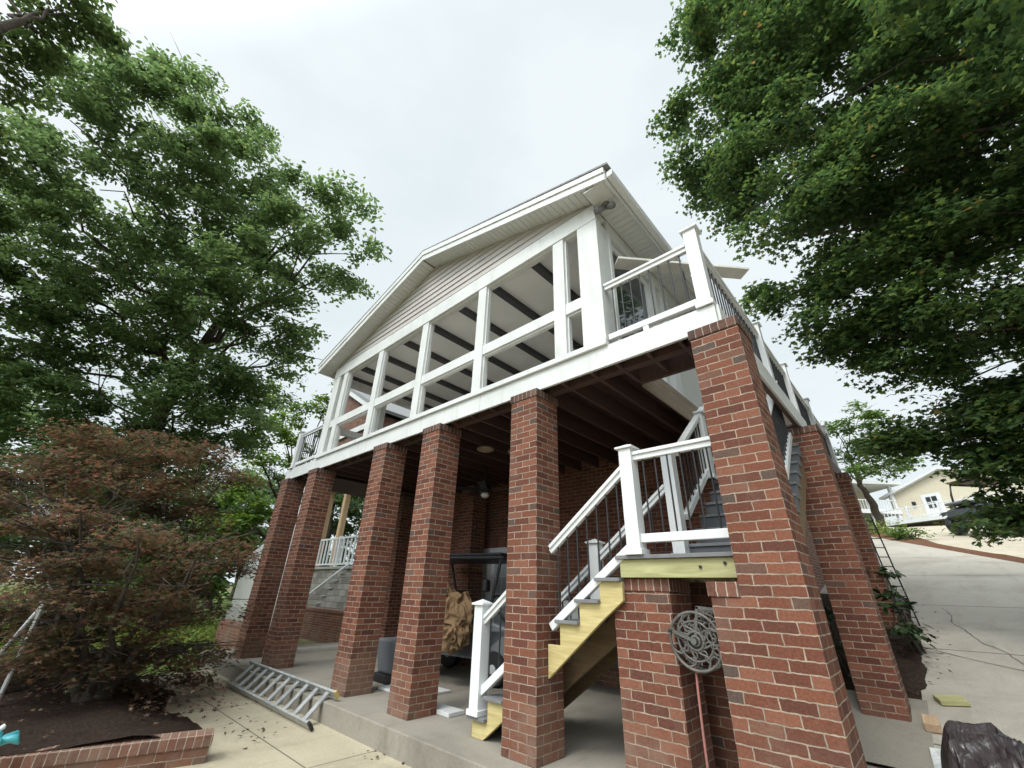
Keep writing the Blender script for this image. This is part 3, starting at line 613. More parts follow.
# loose cable hanging at the second pillar
cb_ = [(-5.02,.75,3.5),(-5.03,.74,3.2),(-5.0,.76,2.95),(-5.05,.75,2.7),(-5.02,.73,2.4),(-5.08,.72,2.1),(-5.12,.74,1.85)]
tag(obj('hanging_cable', MB().tube(cb_, .008, 6), plain('grey_cable', (.22,.19,.17)), smooth=True), 'thin loose cable dangling from the deck between two pillars', 'cable')

# hose reel and hose
RX, RY, RZ = -.668, .15, 1.02
IRON = plain('cast_grey_metal', (.115,.108,.098), .5, .25, 20, .2, 80, metal=.3)
hr = thing('hose_reel', 'ornate grey cast metal hose reel with scrollwork between the two brick piers', 'hose reel', (RX, RY, RZ))
def ring(m, r, w, n=36, y=RY, cx=RX, cz=RZ, ph=0, arc=1.0, rx=1):
    pts = [(cx + r*math.cos(ph+2*math.pi*arc*k/n), y, cz + r*math.sin(ph+2*math.pi*arc*k/n)) for k in range(n+1)]
    m.tube(pts, w, 6)
for yy in (RY-.01, RY+.12):
    m = MB(); ring(m, .19, .012, y=yy); ring(m, .13, .008, y=yy); ring(m, .06, .012, y=yy); ring(m, .03, .012, y=yy)
    for k in range(8):
        a = k*math.pi/4; pts = []
        for q_ in range(16):
            t = q_/15; rr = .06 + .125*t; aa = a + .9*math.sin(t*math.pi)*.55 + t*.35
            pts.append((RX + rr*math.cos(aa), yy, RZ + rr*math.sin(aa)))
        m.tube(pts, .008, 6)
        ring(m, .030, .006, 14, yy, RX + .155*math.cos(a+.35), RZ + .155*math.sin(a+.35), a, .8)
        ring(m, .022, .006, 14, yy, RX + .095*math.cos(a+.55), RZ + .095*math.sin(a+.55), a, .8)
    obj('reel_wheel', m, IRON, hr, smooth=True)
obj('drum', MB().lathe([(.08,RY+.0),(.08,RY+.115)], (RX,0,RZ), 20, 1), IRON, hr, smooth=True)
m = MB().box(-.48,-.462,RY-.02,RY+.13,RZ-.2,RZ+.22).bar((RX+.02,RY+.06,RZ+.20),(-.47,RY+.06,RZ+.20),.02,.02).bar((RX,RY+.06,RZ),(-.47,RY+.06,RZ),.02,.02).bar((RX+.05,RY-.012,RZ+.23),(RX+.01,RY-.012,RZ+.03),.016,.02).bar((RX+.04,RY-.012,RZ+.225),(-.47,RY-.012,RZ+.215),.016,.02)
for k in range(5): ring(m, .032, .007, 14, RY-.012, -.545+.03*(k%2), RZ+.18-.075*k, k, .85)
obj('wall_bracket', m, IRON, hr, smooth=False)
ck_ = obj('crank', MB().bar((RX,RY-.03,RZ),(RX-.17,RY-.03,RZ+.06),.018,.022).tube([(RX-.17,RY-.03,RZ+.06),(RX-.17,RY-.11,RZ+.06)], .012, 8), IRON, hr)
obj('hub_nut', MB().lathe([(.022,RY-.05),(.022,RY-.012)], (RX,0,RZ), 10, 1), plain('bright_steel', (.25,.25,.25), .3, metal=.9), hr)
HOSE = plain('pink_hose', (.30,.13,.11), .5, .1, 8)
hp = [(RX-.04,.19,RZ-.07),(RX-.045,.18,RZ-.2),(-.715,.17,.7),(-.72,.165,.45),(-.725,.17,.2),(-.71,.19,.05),(-.66,.25,.018),(-.58,.33,.016)]
tag(obj('garden_hose', MB().tube(hp, .0095, 8), HOSE, smooth=True), 'faded pink garden hose hanging down from the ornate metal reel', 'hose')

# aluminium ladder lying on its side against the slab edge
LD = thing('ladder', 'grey aluminium ladder lying tilted against the low concrete step', 'ladder', (-6.8, -.35, -.2))
A0, A1 = Vector((-8.42,-.19,.075)), Vector((-5.28,-.19,.075)); B0, B1 = Vector((-8.28,-.52,-.165)), Vector((-5.14,-.53,-.165))
nrm = (A1-A0).cross(B0-A0).normalized()
for p0, p1 in ((A0, A1), (B0, B1)): 
    sr = obj('side_rail', MB().bar(p0, p1, .03, .092, nrm), ALU, LD, bevel=.004)
for k in range(10):
    t = .06 + .88*k/9; obj('rung', MB().bar(A0.lerp(A1, t), B0.lerp(B1, t), .078, .034, nrm), ALU, LD, bevel=.008)
obj('rail_end', MB().bar(A1+Vector((.002,0,0)), A1+Vector((.05,0,0)), .034, .096, nrm), plain('yellow_end_cap', (.55,.42,.16), .6), LD)
obj('foot', MB().bar(B1+Vector((.002,0,0)), B1+Vector((.06,0,-.005)), .034, .096, nrm), BLACK, LD)

# planter wall in the foreground and the step beside it
pe, pf = Vector((-4.80,-1.66,0)), Vector((-5.88,-5.66,0)); dd = (pf-pe).normalized(); nn = Vector((dd.y, -dd.x, 0))
if nn.x > 0: nn = -nn
def wall_obj(name, a, b, side, thick, z0, z1, capz, label, cat):
    """brick wall with a rowlock course on top, built along local X so that courses run true"""
    a, b = Vector(a), Vector(b); l = (b-a).length; ang = math.atan2(b.y-a.y, b.x-a.x)
    t = thing(name, label, cat, (a.x, a.y, 0), (0, 0, ang))
    s0, s1 = (0, thick) if side > 0 else (-thick, 0)
    obj('brickwork', MB().box(0, l, s0, s1, z0, z1-capz), BRICK, t, bevel=.004, local=True, uvo=(0, s0, z1-capz))
    obj('rowlock_cap', MB().box(-.012, l+.012, s0-.015, s1+.015, z1-capz, z1), ROWLOCK, t, bevel=.008, local=True, uvo=(0, s0-.03, z1-capz-.02))
    return t
wall_obj('planter_wall', pe, pf, -1, .20, -.40, .0, .095, 'low brick planter wall with a rowlock top in front of the red maple', 'brick wall')
tag(obj('concrete_step', MB().box(-4.60,-3.95,-2.75,-1.72,-.30,-.185), PATIO, bevel=.01), 'small concrete step beside the end of the low brick planter wall', 'step')
wall_obj('brick_edging', (-3.98,-2.02,0), (-2.6,-3.0,0), -1, .2, -.35, -.115, .09, 'low brick edging at the bottom edge of the patio beside the concrete step', 'brick edging')
wall_obj('garden_wall', (-14.0,.72,0), (-9.75,.72,0), 1, .22, -.35, .42, .095, 'low red brick garden wall left of the leftmost tall pillar', 'brick wall')
wall_obj('courtyard_wall', (-18.0,3.9,0), (-9.6,3.9,0), 1, .22, -.35, .62, .095, 'low dark brick wall beneath the house in front of the stone retaining wall', 'brick wall')
# concrete retaining wall with white cap panel, left of the house
rw = thing('retaining_wall', 'tall pale concrete retaining wall with a sloping white top left of the house', 'retaining wall', (-13, 1.3, -.3))
obj('lower_wall', MB().box(-15.3,-10.7,1.2,1.45,-.35,.62), CONCW, rw, bevel=.01)
obj('upper_wall', MB().box(-15.2,-10.7,1.23,1.45,.62,1.78), concrete_mat('smooth_concrete', (.44,.43,.39), stain=.25), rw, bevel=.01)
obj('white_top', MB().prism([(-15.15,1.781),(-10.7,1.781),(-10.7,3.05),(-13.7,2.45),(-14.9,2.12),(-15.15,1.95)], 1, 1.24, 1.43), WHITE, rw, bevel=.01)
# stone wall with steps, white railing on top
sw = thing('stone_wall', 'grey stone block retaining wall with stepped blocks seen between the pillars', 'stone wall', (-14, 5, -.3))
obj('block_wall', MB().box(-20.5,-9.0,5.0,5.35,-.35,1.92), STONE, sw, bevel=.02)
st = MB()
for k in range(8): st.box(-17.9+.36*k, -9.0, 4.62-.0, 4.998, -.35+.26*k if k else -.35, -.08+.26*k)
obj('stone_step', st, STONE, sw, bevel=.015)
for k in range(8): obj('step_cap', MB().box(-17.95+.36*k, -17.53+.36*k, 4.56, 4.995, -.079+.26*k, -.03+.26*k), CONCW, sw)
obj('coping', MB().box(-20.6,-9.0,4.93,5.42,1.921,2.02), CONCW, sw, bevel=.012)
obj('handrail', MB().bar((-18.2,4.75,.90),(-15.2,4.75,2.05),.06,.07).bar((-18.2,4.75,.9),(-18.2,4.75,.1),.06,.06), VINYL, sw)
def white_fence(x0, x1, y, z0, z1, label):
    t = thing('white_railing', label, 'railing', (x0, y, z0))
    obj('rail', MB().bar((x0,y,z1),(x1,y,z1),.07,.07).bar((x0,y,z0+.1),(x1,y,z0+.1),.06,.06), VINYL, t)
    n = int((x1-x0)/.30); pr = None
    for k in range(n+1):
        x = x0 + (x1-x0)*k/n
        if k % 8 == 0: obj('post', MB().box(x-.06,x+.06,y-.06,y+.06,z0,z1+.08), VINYL, t)
        elif pr is None: pr = obj('picket', MB().box(x-.045,x+.045,y-.02,y+.02,z0+.1,z1), VINYL, t); px_ = x
        else: dup_part(pr, t, (x-px_, 0, 0))
white_fence(-19.4, -10.2, 5.15, 2.021, 3.12, 'white picket railing on top of the stone block wall')
# neighbouring house: brick gable upstairs over an open porch on raw timber posts
nb = thing('brick_gable_house', 'brick gabled house on raw tan timber porch posts beyond the white picket railing', 'house', (-20, 8, 2))
RAW = wood_mat('raw_timber', (.34,.22,.12), (.52,.37,.22), axis='Z')
for x in (-21.2, -19.4, -16.9): obj('porch_post', MB().box(x-.12,x+.12,6.1,6.34,1.9,5.7), RAW, nb)
obj('porch_beam', MB().box(-22.3,-16.5,6.05,6.38,5.7,6.0), RAW, nb)
obj('porch_floor', MB().box(-22.4,-16.4,6,12,1.8,2.0), CONCW, nb)
obj('wall', MB().prism([(-22.4,6.0),(-17.2,6.0),(-17.2,9.05),(-22.1,11.95),(-22.4,11.7)], 1, 6.0, 12), BRICK_FAR, nb)
obj('gable_trim', MB().bar((-22.2,5.9,12.15),(-16.9,5.9,9.0),.35,.30), WHITE, nb); obj('roof', MB().bar((-22.2,9,12.35),(-16.8,9,9.15),6.6,.16), SHINGLE, nb)
obj('eave_board', MB().box(-22.3,-17.0,5.9,5.99,8.55,8.85), WHITE, nb)
for x in (-18.6, -20.6): obj('window', MB().box(x-.5,x+.5,5.95,6.1,6.7,8.2), GLASS, nb)

# carport contents: golf cart, tan canvas bundle, grey bin, white boards
gc = thing('golf_cart', 'golf cart with a black roof parked in the carport', 'golf cart', (-5.55, 2.35, 0), (0, 0, math.radians(14)))
DARKP = plain('dark_plastic', (.03,.03,.033), .45, .2); CARTB = plain('cart_body', (.16,.17,.18), .35, .1)
def lobj(n, m, mat, par, **k): return obj(n, m, mat, par, local=True, **k)
bdy = MB().prism([(-1.2,.35),(-1.15,.62),(-.6,.72),(-.25,.70),(-.2,.38),(.45,.36),(.55,.60),(.75,.86),(1.1,.78),(1.22,.5),(1.2,.33)], 1, -.56, .56)
lobj('body', bdy, CARTB, gc, bevel=.03)
lobj('seat', MB().box(-.55,-.05,-.54,.54,.72,.84), DARKP, gc, bevel=.03)
for y0 in (-.54,.02): lobj('seat_back', MB().box(-.62,-.52,y0,y0+.52,.90,1.32), DARKP, gc, bevel=.03)
rfz = lobj('roof', MB().box(-1.05,.95,-.60,.60,1.80,1.86).box(-.95,.85,-.5,.5,1.86,1.92), DARKP, gc, bevel=.03)
for x0, x1 in ((-.62,-.95),(.62,.88)):
    for y in (-.55,.55): lobj('roof_strut', MB().bar((x0,y,.7),(x1,y,1.80),.035,.035), BLACK, gc)
lobj('steering_wheel', MB().tube([(.30+.07*math.sin(a),.25+.18*math.cos(a),1.08+.16*math.sin(a)) for a in np.linspace(0, 2*math.pi, 20)], .016, 6).tube([(.30,.25,1.08),(.58,.25,.8)], .02, 6), BLACK, gc)
for x in (-.8,.82):
    for y in (-.52,.52):
        w = lobj('wheel', MB().lathe([(.14,y-.09),(.22,y-.09),(.235,y-.06),(.235,y+.06),(.22,y+.09),(.14,y+.09)], (x,0,.235), 20, 1), BLACK, gc, smooth=False)
        lobj('rim', MB().lathe([(.03,y-.095),(.13,y-.08),(.13,y+.08),(.03,y+.095)], (x,0,.235), 14, 1), SILV, w)
for y in (-.38,.38): lobj('headlight', MB().lathe([(.07,1.17),(.07,1.24)], (0,y,.62), 12, 0), PALEGLASS, gc)
lobj('mirror', MB().box(.62,.70,-.70,-.56,1.30,1.48), BLACK, gc, bevel=.02)
def lump(name, c, r, seed, mat, amp=.22, fr=3.0, label=None, cat=None):
    """crumpled cloth: a closed form broken up by sharp ridges that run mostly downwards"""
    bm = bmesh.new(); bmesh.ops.create_icosphere(bm, subdivisions=6, radius=1)
    rid = lambda p: 1 - min(1, abs(noise.noise(p))*3.0)
    for v in bm.verts:
        p = v.co.copy(); o_ = Vector((seed*7.3, 0, 0)); w = Vector((noise.noise(p*2+o_), noise.noise(p*2+o_*2), noise.noise(p*2-o_)))*.35
        q_ = Vector((p.x+w.x+p.z*.35, p.y+w.y, (p.z+w.z)*.45))
        k = 1 + amp*.8*(rid(q_*fr*.6+o_)**1.5 - .4) + amp*.28*(rid(q_*fr*1.3+o_*3)**1.5 - .4) + amp*.8*noise.noise(p*1.4+o_)
        v.co = Vector((c[0]+p.x*r[0]*k, c[1]+p.y*r[1]*k, max(c[2]+p.z*r[2]*k, .004)))
    me = bpy.data.meshes.new(name); bm.to_mesh(me); bm.free(); me.polygons.foreach_set('use_smooth', [True]*len(me.polygons)); me.materials.append(mat)
    o = bpy.data.objects.new(name, me); C.objects.link(o)
    return tag(o, label, cat) if label else o
CANV = plain('tan_canvas', (.20,.125,.065), .9, .4, 5, .4, 30)
lumps = MB()
o1 = lump('canvas_bundle', (-5.12,1.55,.98), (.38,.24,.30), 1, CANV, .34, 2.3, 'crumpled tan canvas bundle hanging in front of the golf cart', 'canvas')
o2 = lump('canvas_fold', (-5.03,1.50,.70), (.31,.22,.25), 2, CANV, .36, 2.6)
o2.parent = o1
o3 = lump('canvas_fold', (-5.34,1.55,1.2), (.14,.15,.18), 4, CANV, .3, 2.8); o3.parent = o1
gb = thing('wheeled_bin', 'grey plastic bin with a dark upright handle standing between two pillars', 'bin', (-5.85,1.1,0))
GREYP = plain('grey_plastic', (.13,.14,.155), .5, .15)
obj('tub', MB().add([(-6.12,.9,.12),(-5.66,.9,.12),(-5.66,1.4,.12),(-6.12,1.4,.12),(-6.18,.84,.58),(-5.6,.84,.58),(-5.6,1.46,.58),(-6.18,1.46,.58)], [(0,3,2,1),(4,5,6,7),(0,1,5,4),(1,2,6,5),(2,3,7,6),(3,0,4,7)]), GREYP, gb, bevel=.03)
obj('base', MB().box(-6.18,-5.58,.86,1.44,.0,.12), BLACK, gb, bevel=.02)
obj('handle', MB().tube([(-5.70,.95,.10),(-5.68,.95,1.05),(-5.66,1.3,1.08)], .022, 8), BLACK, gb)
tag(obj('white_board', MB().box(-5.6,-4.75,.62,1.3,.003,.03), WHITE, bevel=.004), 'white flat board lying on the slab between two pillars', 'board')
tag(obj('foam_sheet', MB().box(-4.35,-3.75,.42,.66,.003,.045), WHITE, bevel=.004), 'narrow white foam strip on the slab right behind the second pillar from the stair', 'foam strip')
bn = thing('bench', 'low dark bench standing under the stair at the rear wall', 'bench', (-3.0, 2.9, 0))
obj('seat', MB().box(-4.2,-1.7,2.7,3.1,.40,.46), BLACK, bn); obj('back_panel', MB().box(-4.2,-1.7,3.12,3.16,.5,1.2), WHITE, bn)
for x in (-4.1,-1.85): obj('leg', MB().box(x-.03,x+.03,2.75,3.05,0,.40), BLACK, bn)

# right side: tarp-covered grill, paving tile, wood blocks
def tarp(name, c, rx, ry, ztop, zb, mat, seed=0):
    m = MB(); na, nr_ = 180, 60; v = []
    rid = lambda x, y, f, s: 1 - min(1, abs(noise.noise(Vector((x*f, y*f, s))))*2.6)
    def top(x, y):
        u, w = x - c[0], y - c[1]
        z = ztop + .16*math.exp(-((u-.42)**2)/.07 - (w*w)/.35) - .10*math.exp(-((u+.10+w*.4)**2)/.010)
        return z + .075*rid(x*.8+y*.5, y-x*.6, 2.1, seed)**2 + .045*rid(x-y*.4, y+x*.3, 4.5, seed+2)**2 + .05*noise.noise(Vector((x*2.5, y*2.5, seed)))
    for j in range(nr_):
        t = j/(nr_-1)
        for i in range(na):
            a = 2*math.pi*i/na; ca, sa = math.cos(a), math.sin(a); se = (abs(ca)**3.6 + abs(sa)**3.6)**(-1/3.6)
            if t < .5:
                q_ = t/.5; r = q_*.97; x, y = c[0]+rx*se*ca*r, c[1]+ry*se*sa*r; z = top(x, y) - .05*q_**8
            else:
                q_ = (t-.5)/.5; x0, y0 = c[0]+rx*se*ca*.97, c[1]+ry*se*sa*.97; s_ = i/na*2*math.pi
                fold = q_*(.09*rid(ca*1.4, sa*1.4+q_*.5, 1.6, seed+5) + .05*rid(ca*3+q_, sa*3, 1.7, seed+6)) + .025*rid(ca*4, q_*3+sa*4, 1.2, seed+8)*min(1, q_*4)
                r = .97 + .05*min(1, q_*5) + .10*q_ + fold
                x, y = c[0]+rx*se*ca*r, c[1]+ry*se*sa*r; z = (top(x0, y0)-.05)*(1-q_) + zb*q_
            v.append((x, y, max(z, zb)))
    m.add(v, [(j*na+i, j*na+(i+1)%na, (j+1)*na+(i+1)%na, (j+1)*na+i) for j in range(nr_-1) for i in range(na)])
    return obj(name, m, mat, smooth=True)
def crease_mat(name, col, rough):
    m = plain(name, col, rough, .25, 5, spec=.6); t = m.node_tree; b = t.nodes['Principled BSDF']; lk = t.links.new; co = nd(t, 'ShaderNodeTexCoord'); prev = None
    for sc_, st_, rot in ((3.2, 1.0, .5), (7.5, .8, -.7), (17, .5, .2)):
        mpn = nd(t, 'ShaderNodeMapping', {'Scale': (1, .28, .45), 'Rotation': (.3, .2, rot+.6)}); lk(co.outputs['Object'], mpn.inputs[0])
        n = nd(t, 'ShaderNodeTexNoise', {'Scale': sc_, 'Detail': 3, 'Distortion': 1.4}); lk(mpn.outputs[0], n.inputs['Vector'])
        s1 = nd(t, 'ShaderNodeMath', operation='SUBTRACT'); lk(n.outputs['Fac'], s1.inputs[0]); s1.inputs[1].default_value = .5
        s2 = nd(t, 'ShaderNodeMath', operation='ABSOLUTE'); lk(s1.outputs[0], s2.inputs[0])
        bp = nd(t, 'ShaderNodeBump', {'Strength': st_, 'Distance': .45/sc_}); bp.invert = True; lk(s2.outputs[0], bp.inputs['Height'])
        if prev: lk(prev.outputs[0], bp.inputs['Normal'])
        prev = bp
    lk(prev.outputs[0], b.inputs['Normal']); return m
TARP = crease_mat('brown_vinyl_cover', (.040,.031,.032), .34)
tag(tarp('covered_grill', (1.15,1.02,0), .62, .42, .52, -.21, TARP, 3), 'grill hidden under a creased dark brown vinyl cover at the right edge', 'covered grill')
def blk(name, cx, cy, z, sx, sy, sz, rot, mat, label, cat):
    t = obj(name, MB().box(-sx/2,sx/2,-sy/2,sy/2,0,sz), mat, bevel=.006); t.location = (cx, cy, z); t.rotation_mode = 'ZYX'; t.rotation_euler = (math.atan(.2), 0, rot); return tag(t, label, cat)
blk('wood_block', .545, 3.93, slope(3.93)+.012, .25, .17, .05, .35, GREENW, 'yellow-green offcut of treated board lying on the driveway', 'wood block')
blk('wood_block', .355, 3.22, slope(3.22)+.012, .125, .22, .075, .04, wood_mat('brown_offcut', (.30,.19,.11), (.50,.36,.24), axis='Y'), 'short tan wood offcut in front of the paving tile', 'wood block')
blk('paving_tile', .43, 2.45, slope(2.45)+.006, .22, .62, .03, .04, soil_mat('veined_tile', [(.35,(.22,.23,.23)),(.5,(.55,.56,.55)),(.62,(.62,.63,.62)),(.7,(.35,.36,.36))], 5, .1, .01), 'pale veined paving tile on the ground beside the brown grill cover', 'tile')
# wire trellis leaning on the side of the third right pillar
tr = thing('wire_trellis', 'dark wire trellis leaning beside the shaded right hand pillar', 'trellis', (.30, 7.3, 1.0))
for dx in (0, .16): obj('upright', MB().tube([(.24+dx,7.05+dx*.5,.9),(.13+dx*.8,7.0+dx*.5,2.75)], .012, 6), BLACK, tr)
for k in range(12): obj('rung', MB().tube([(.24-.11*k/11,7.05,.95+1.75*k/11),(.40-.13*k/11,7.13,.95+1.75*k/11)], .008, 6), BLACK, tr)

# far left: handrails, teal ornament, small buildings
hrail = plain('galvanised_rail', (.62,.63,.63), .35, .1, metal=.5)
a = thing('metal_handrail', 'pale metal handrail at the left edge, sloping up behind the planter', 'handrail', (-7.6,-3.25,0))
obj('rail', MB().tube([(-8.3,-3.42,.0),(-7.8,-3.29,.46),(-7.22,-3.14,1.03)], .028, 8), hrail, a, smooth=True); obj('post', MB().tube([(-7.24,-3.145,1.01),(-7.24,-3.145,-.1)], .022, 8), hrail, a)
a = thing('wooden_rail', 'weathered grey sloping rail further back at the left edge', 'handrail', (-14,-3.2,0))
obj('rail', MB().bar((-14.9,-3.5,.05),(-13.3,-2.9,1.3),.09,.09), CONCW, a); obj('post', MB().box(-13.4,-13.28,-2.97,-2.85,-.3,1.25), CONCW, a)
TEAL = plain('teal_paint', (.06,.32,.36), .35, .1); 
te = thing('garden_ornament', 'teal flower garden ornament with a white tip in the mulch at the left edge', 'ornament', (-4.95,-3.2,0))
ox, oy = -4.98, -3.14
obj('stake', MB().tube([(ox,oy,-.05),(ox,oy,.22)], .008, 6), TEAL, te)
pt = MB()
for k in range(6):
    a_ = k*math.pi/3; c, s_ = math.cos(a_), math.sin(a_); pt.tube([(ox,oy,.12),(ox+c*.05,oy+s_*.05,.16),(ox+c*.11,oy+s_*.11,.17),(ox+c*.15,oy+s_*.15,.13)], [.01,.03,.032,.004], 8)
obj('petal', pt, TEAL, te, smooth=True); obj('tip', MB().lathe([(.004,.22),(.018,.235),(.018,.25),(.004,.265)], (ox,oy,0), 10), VINYL, te, smooth=True)
tb = thing('white_outbuilding', 'small white outbuilding with a teal window band behind the red maple', 'outbuilding', (-41,-4.5,0))
obj('wall', MB().box(-45,-38.5,-7.5,-4.0,-.3,2.6), WHITE, tb); obj('window_band', MB().box(-38.52,-38.46,-7.0,-4.4,2.6,3.1).box(-44.5,-38.6,-7.3,-4.2,2.6,3.1), plain('teal_glass', (.16,.30,.28), .2), tb); obj('roof', MB().box(-45.3,-38.2,-7.8,-3.7,3.1,3.6), VINYL, tb)
tb = thing('ribbed_shed', 'grey ribbed metal shed behind the red maple', 'shed', (-36,0,0))
rb = MB(); 
for k in range(22): rb.box(-35.0,-34.9 if k%2 else -34.82,-2.2+.2*k,-2.0+.2*k,-.3,2.9)
obj('wall', rb, plain('ribbed_metal', (.30,.29,.28), .6, .15), tb); obj('roof', MB().box(-40,-34.6,-2.6,2.6,2.9,3.1), SHINGLE, tb)

# ------------------------------------------------------------------ up the drive: side-by-side buggy, beige house, white porches
UV = thing('utility_buggy', 'dark off road buggy with a roll cage parked at the top of the drive', 'buggy', (3.35, 21.1, slope(20.95)+.02), (0, .0, math.radians(223)))
BUGM = plain('buggy_body', (.045,.05,.055), .4, .2); CAGE = BLACK
lobj('body', MB().prism([(-1.3,.55),(-1.35,1.0),(-.6,1.02),(-.55,.62),(.35,.6),(.5,1.0),(1.0,1.02),(1.42,.85),(1.45,.6),(1.1,.5)], 1, -.58, .58), BUGM, UV, bevel=.04)
lobj('hood', MB().box(.75,1.5,-.45,.45,1.03,1.13), plain('buggy_hood', (.12,.13,.14), .35), UV, bevel=.04)
cg = MB()
for y in (-.6,.6): cg.tube([(.95,y,.9),(.9,y*.95,1.5),(.8,y*.9,1.9),(-.9,y*.85,1.88),(-1.05,y,1.0)], .035, 8).tube([(-.35,y*.85,1.88),(-.4,y,.65)], .03, 8).tube([(.7,y,.9),(-.35,y*.9,1.3)], .025, 8)
for x, z in ((.8,1.9),(-.9,1.88)): cg.tube([(x,-.51,z),(x,.51,z)], .03, 8)
lobj('roll_cage', cg, CAGE, UV, smooth=True)
lobj('roof', MB().box(-.95,.92,-.56,.56,1.93,2.0), plain('buggy_roof', (.16,.12,.09), .6), UV, bevel=.02)
for y in (-.45,.08): lobj('seat', MB().box(-.35,.1,y,y+.38,.65,.8).box(-.42,-.3,y,y+.38,.8,1.4), DARKP, UV, bevel=.03)
for x in (-.95,1.05):
    for y in (-.72,.72):
        w = lobj('wheel', MB().lathe([(.2,y-.13),(.32,y-.13),(.36,y-.09),(.36,y+.09),(.32,y+.13),(.2,y+.13)], (x,0,.36), 24, 1), BLACK, UV)
        lobj('rim', MB().lathe([(.04,y-.12),(.19,y-.09),(.19,y+.09),(.04,y+.12)], (x,0,.36), 12, 1), plain('dark_rim', (.09,.09,.10), .4), w)
        lobj('fender', MB().prism([(x-.42,.74),(x-.25,.86),(x+.25,.86),(x+.42,.74),(x+.25,.82),(x-.25,.82)], 1, y-.14, y+.14), DARKP, UV)
# beige house with a gable, door and a white porch rail
bz = slope(50) - .3
fh = thing('beige_house', 'beige gabled house with a white framed door beyond the driveway', 'house', (0.2, 49.0, bz), (0, 0, math.radians(-147.4)))
# local frame: +x runs along the facade away from us to the left, facade faces +y
fh.rotation_euler = (0, 0, math.radians(-33))
lobj('wall', MB().prism([(-.3,-2.5),(9.3,-2.5),(9.3,3.1),(4.5,4.5),(-.3,3.1)], 1, 0, 9), BEIGE, fh)
lobj('roof_edge', MB().bar((-.9,-.15,2.98),(4.5,-.15,4.62),.5,.2).bar((4.5,-.15,4.62),(9.9,-.15,2.98),.5,.2), VINYL, fh)
dr = lobj('door', MB().box(2.3,3.7,-.06,.02,.7,2.75), VINYL, fh); lobj('window', MB().box(2.6,3.4,-.10,-.05,1.6,2.5), GLASS, dr)
lobj('muntin', MB().box(2.97,3.03,-.12,-.1,1.6,2.5).box(2.6,3.4,-.12,-.1,2.02,2.08), VINYL, dr)
lobj('wall_lamp', MB().box(1.5,1.7,-.2,0,2.0,2.3), BLACK, fh)
lobj('porch_deck', MB().box(-.3,9.3,-2.0,-.01,.35,.68), VINYL, fh)
rl = MB().bar((-.2,-1.95,1.6),(9.2,-1.95,1.6),.08,.08).bar((-.2,-1.95,.8),(9.2,-1.95,.8),.08,.08)
for k in range(31): rl.box(-.2+.3*k,-.16+.3*k,-1.97,-1.93,.8,1.6)
for k in range(5): rl.box(-.2+2.3*k-.07,-.2+2.3*k+.07,-2.02,-1.88,.68,1.75)
lobj('porch_railing', rl, VINYL, fh)
ph = thing('white_porch_house', 'two storey white house with open porches behind the small forked tree', 'house', (-4.2, 44.8, slope(46)-.4), (0, 0, math.radians(43)))
lobj('wall', MB().box(-6,6.0,2.5,9,-1,4.6), BEIGE, ph)
lobj('porch_floor', MB().box(-6,6.2,-.3,2.5,2.0,2.35), VINYL, ph); lobj('roof', MB().prism([(-.8,4.55),(9.6,4.55),(9.6,5.0),(4,6.0),(-.8,4.8)], 0, -6.3, 6.6), SOFFIT, ph)
for k in range(6): lobj('porch_post', MB().box(-5.9+2.35*k,-5.66+2.35*k,-.2,.04,-1,4.55), VINYL, ph)
rl = MB().bar((-6,-.15,3.2),(6.2,-.15,3.2),.08,.08)
for k in range(48): rl.box(-6+.25*k,-5.96+.25*k,-.17,-.13,2.35,3.2)
lobj('porch_railing', rl, VINYL, ph)

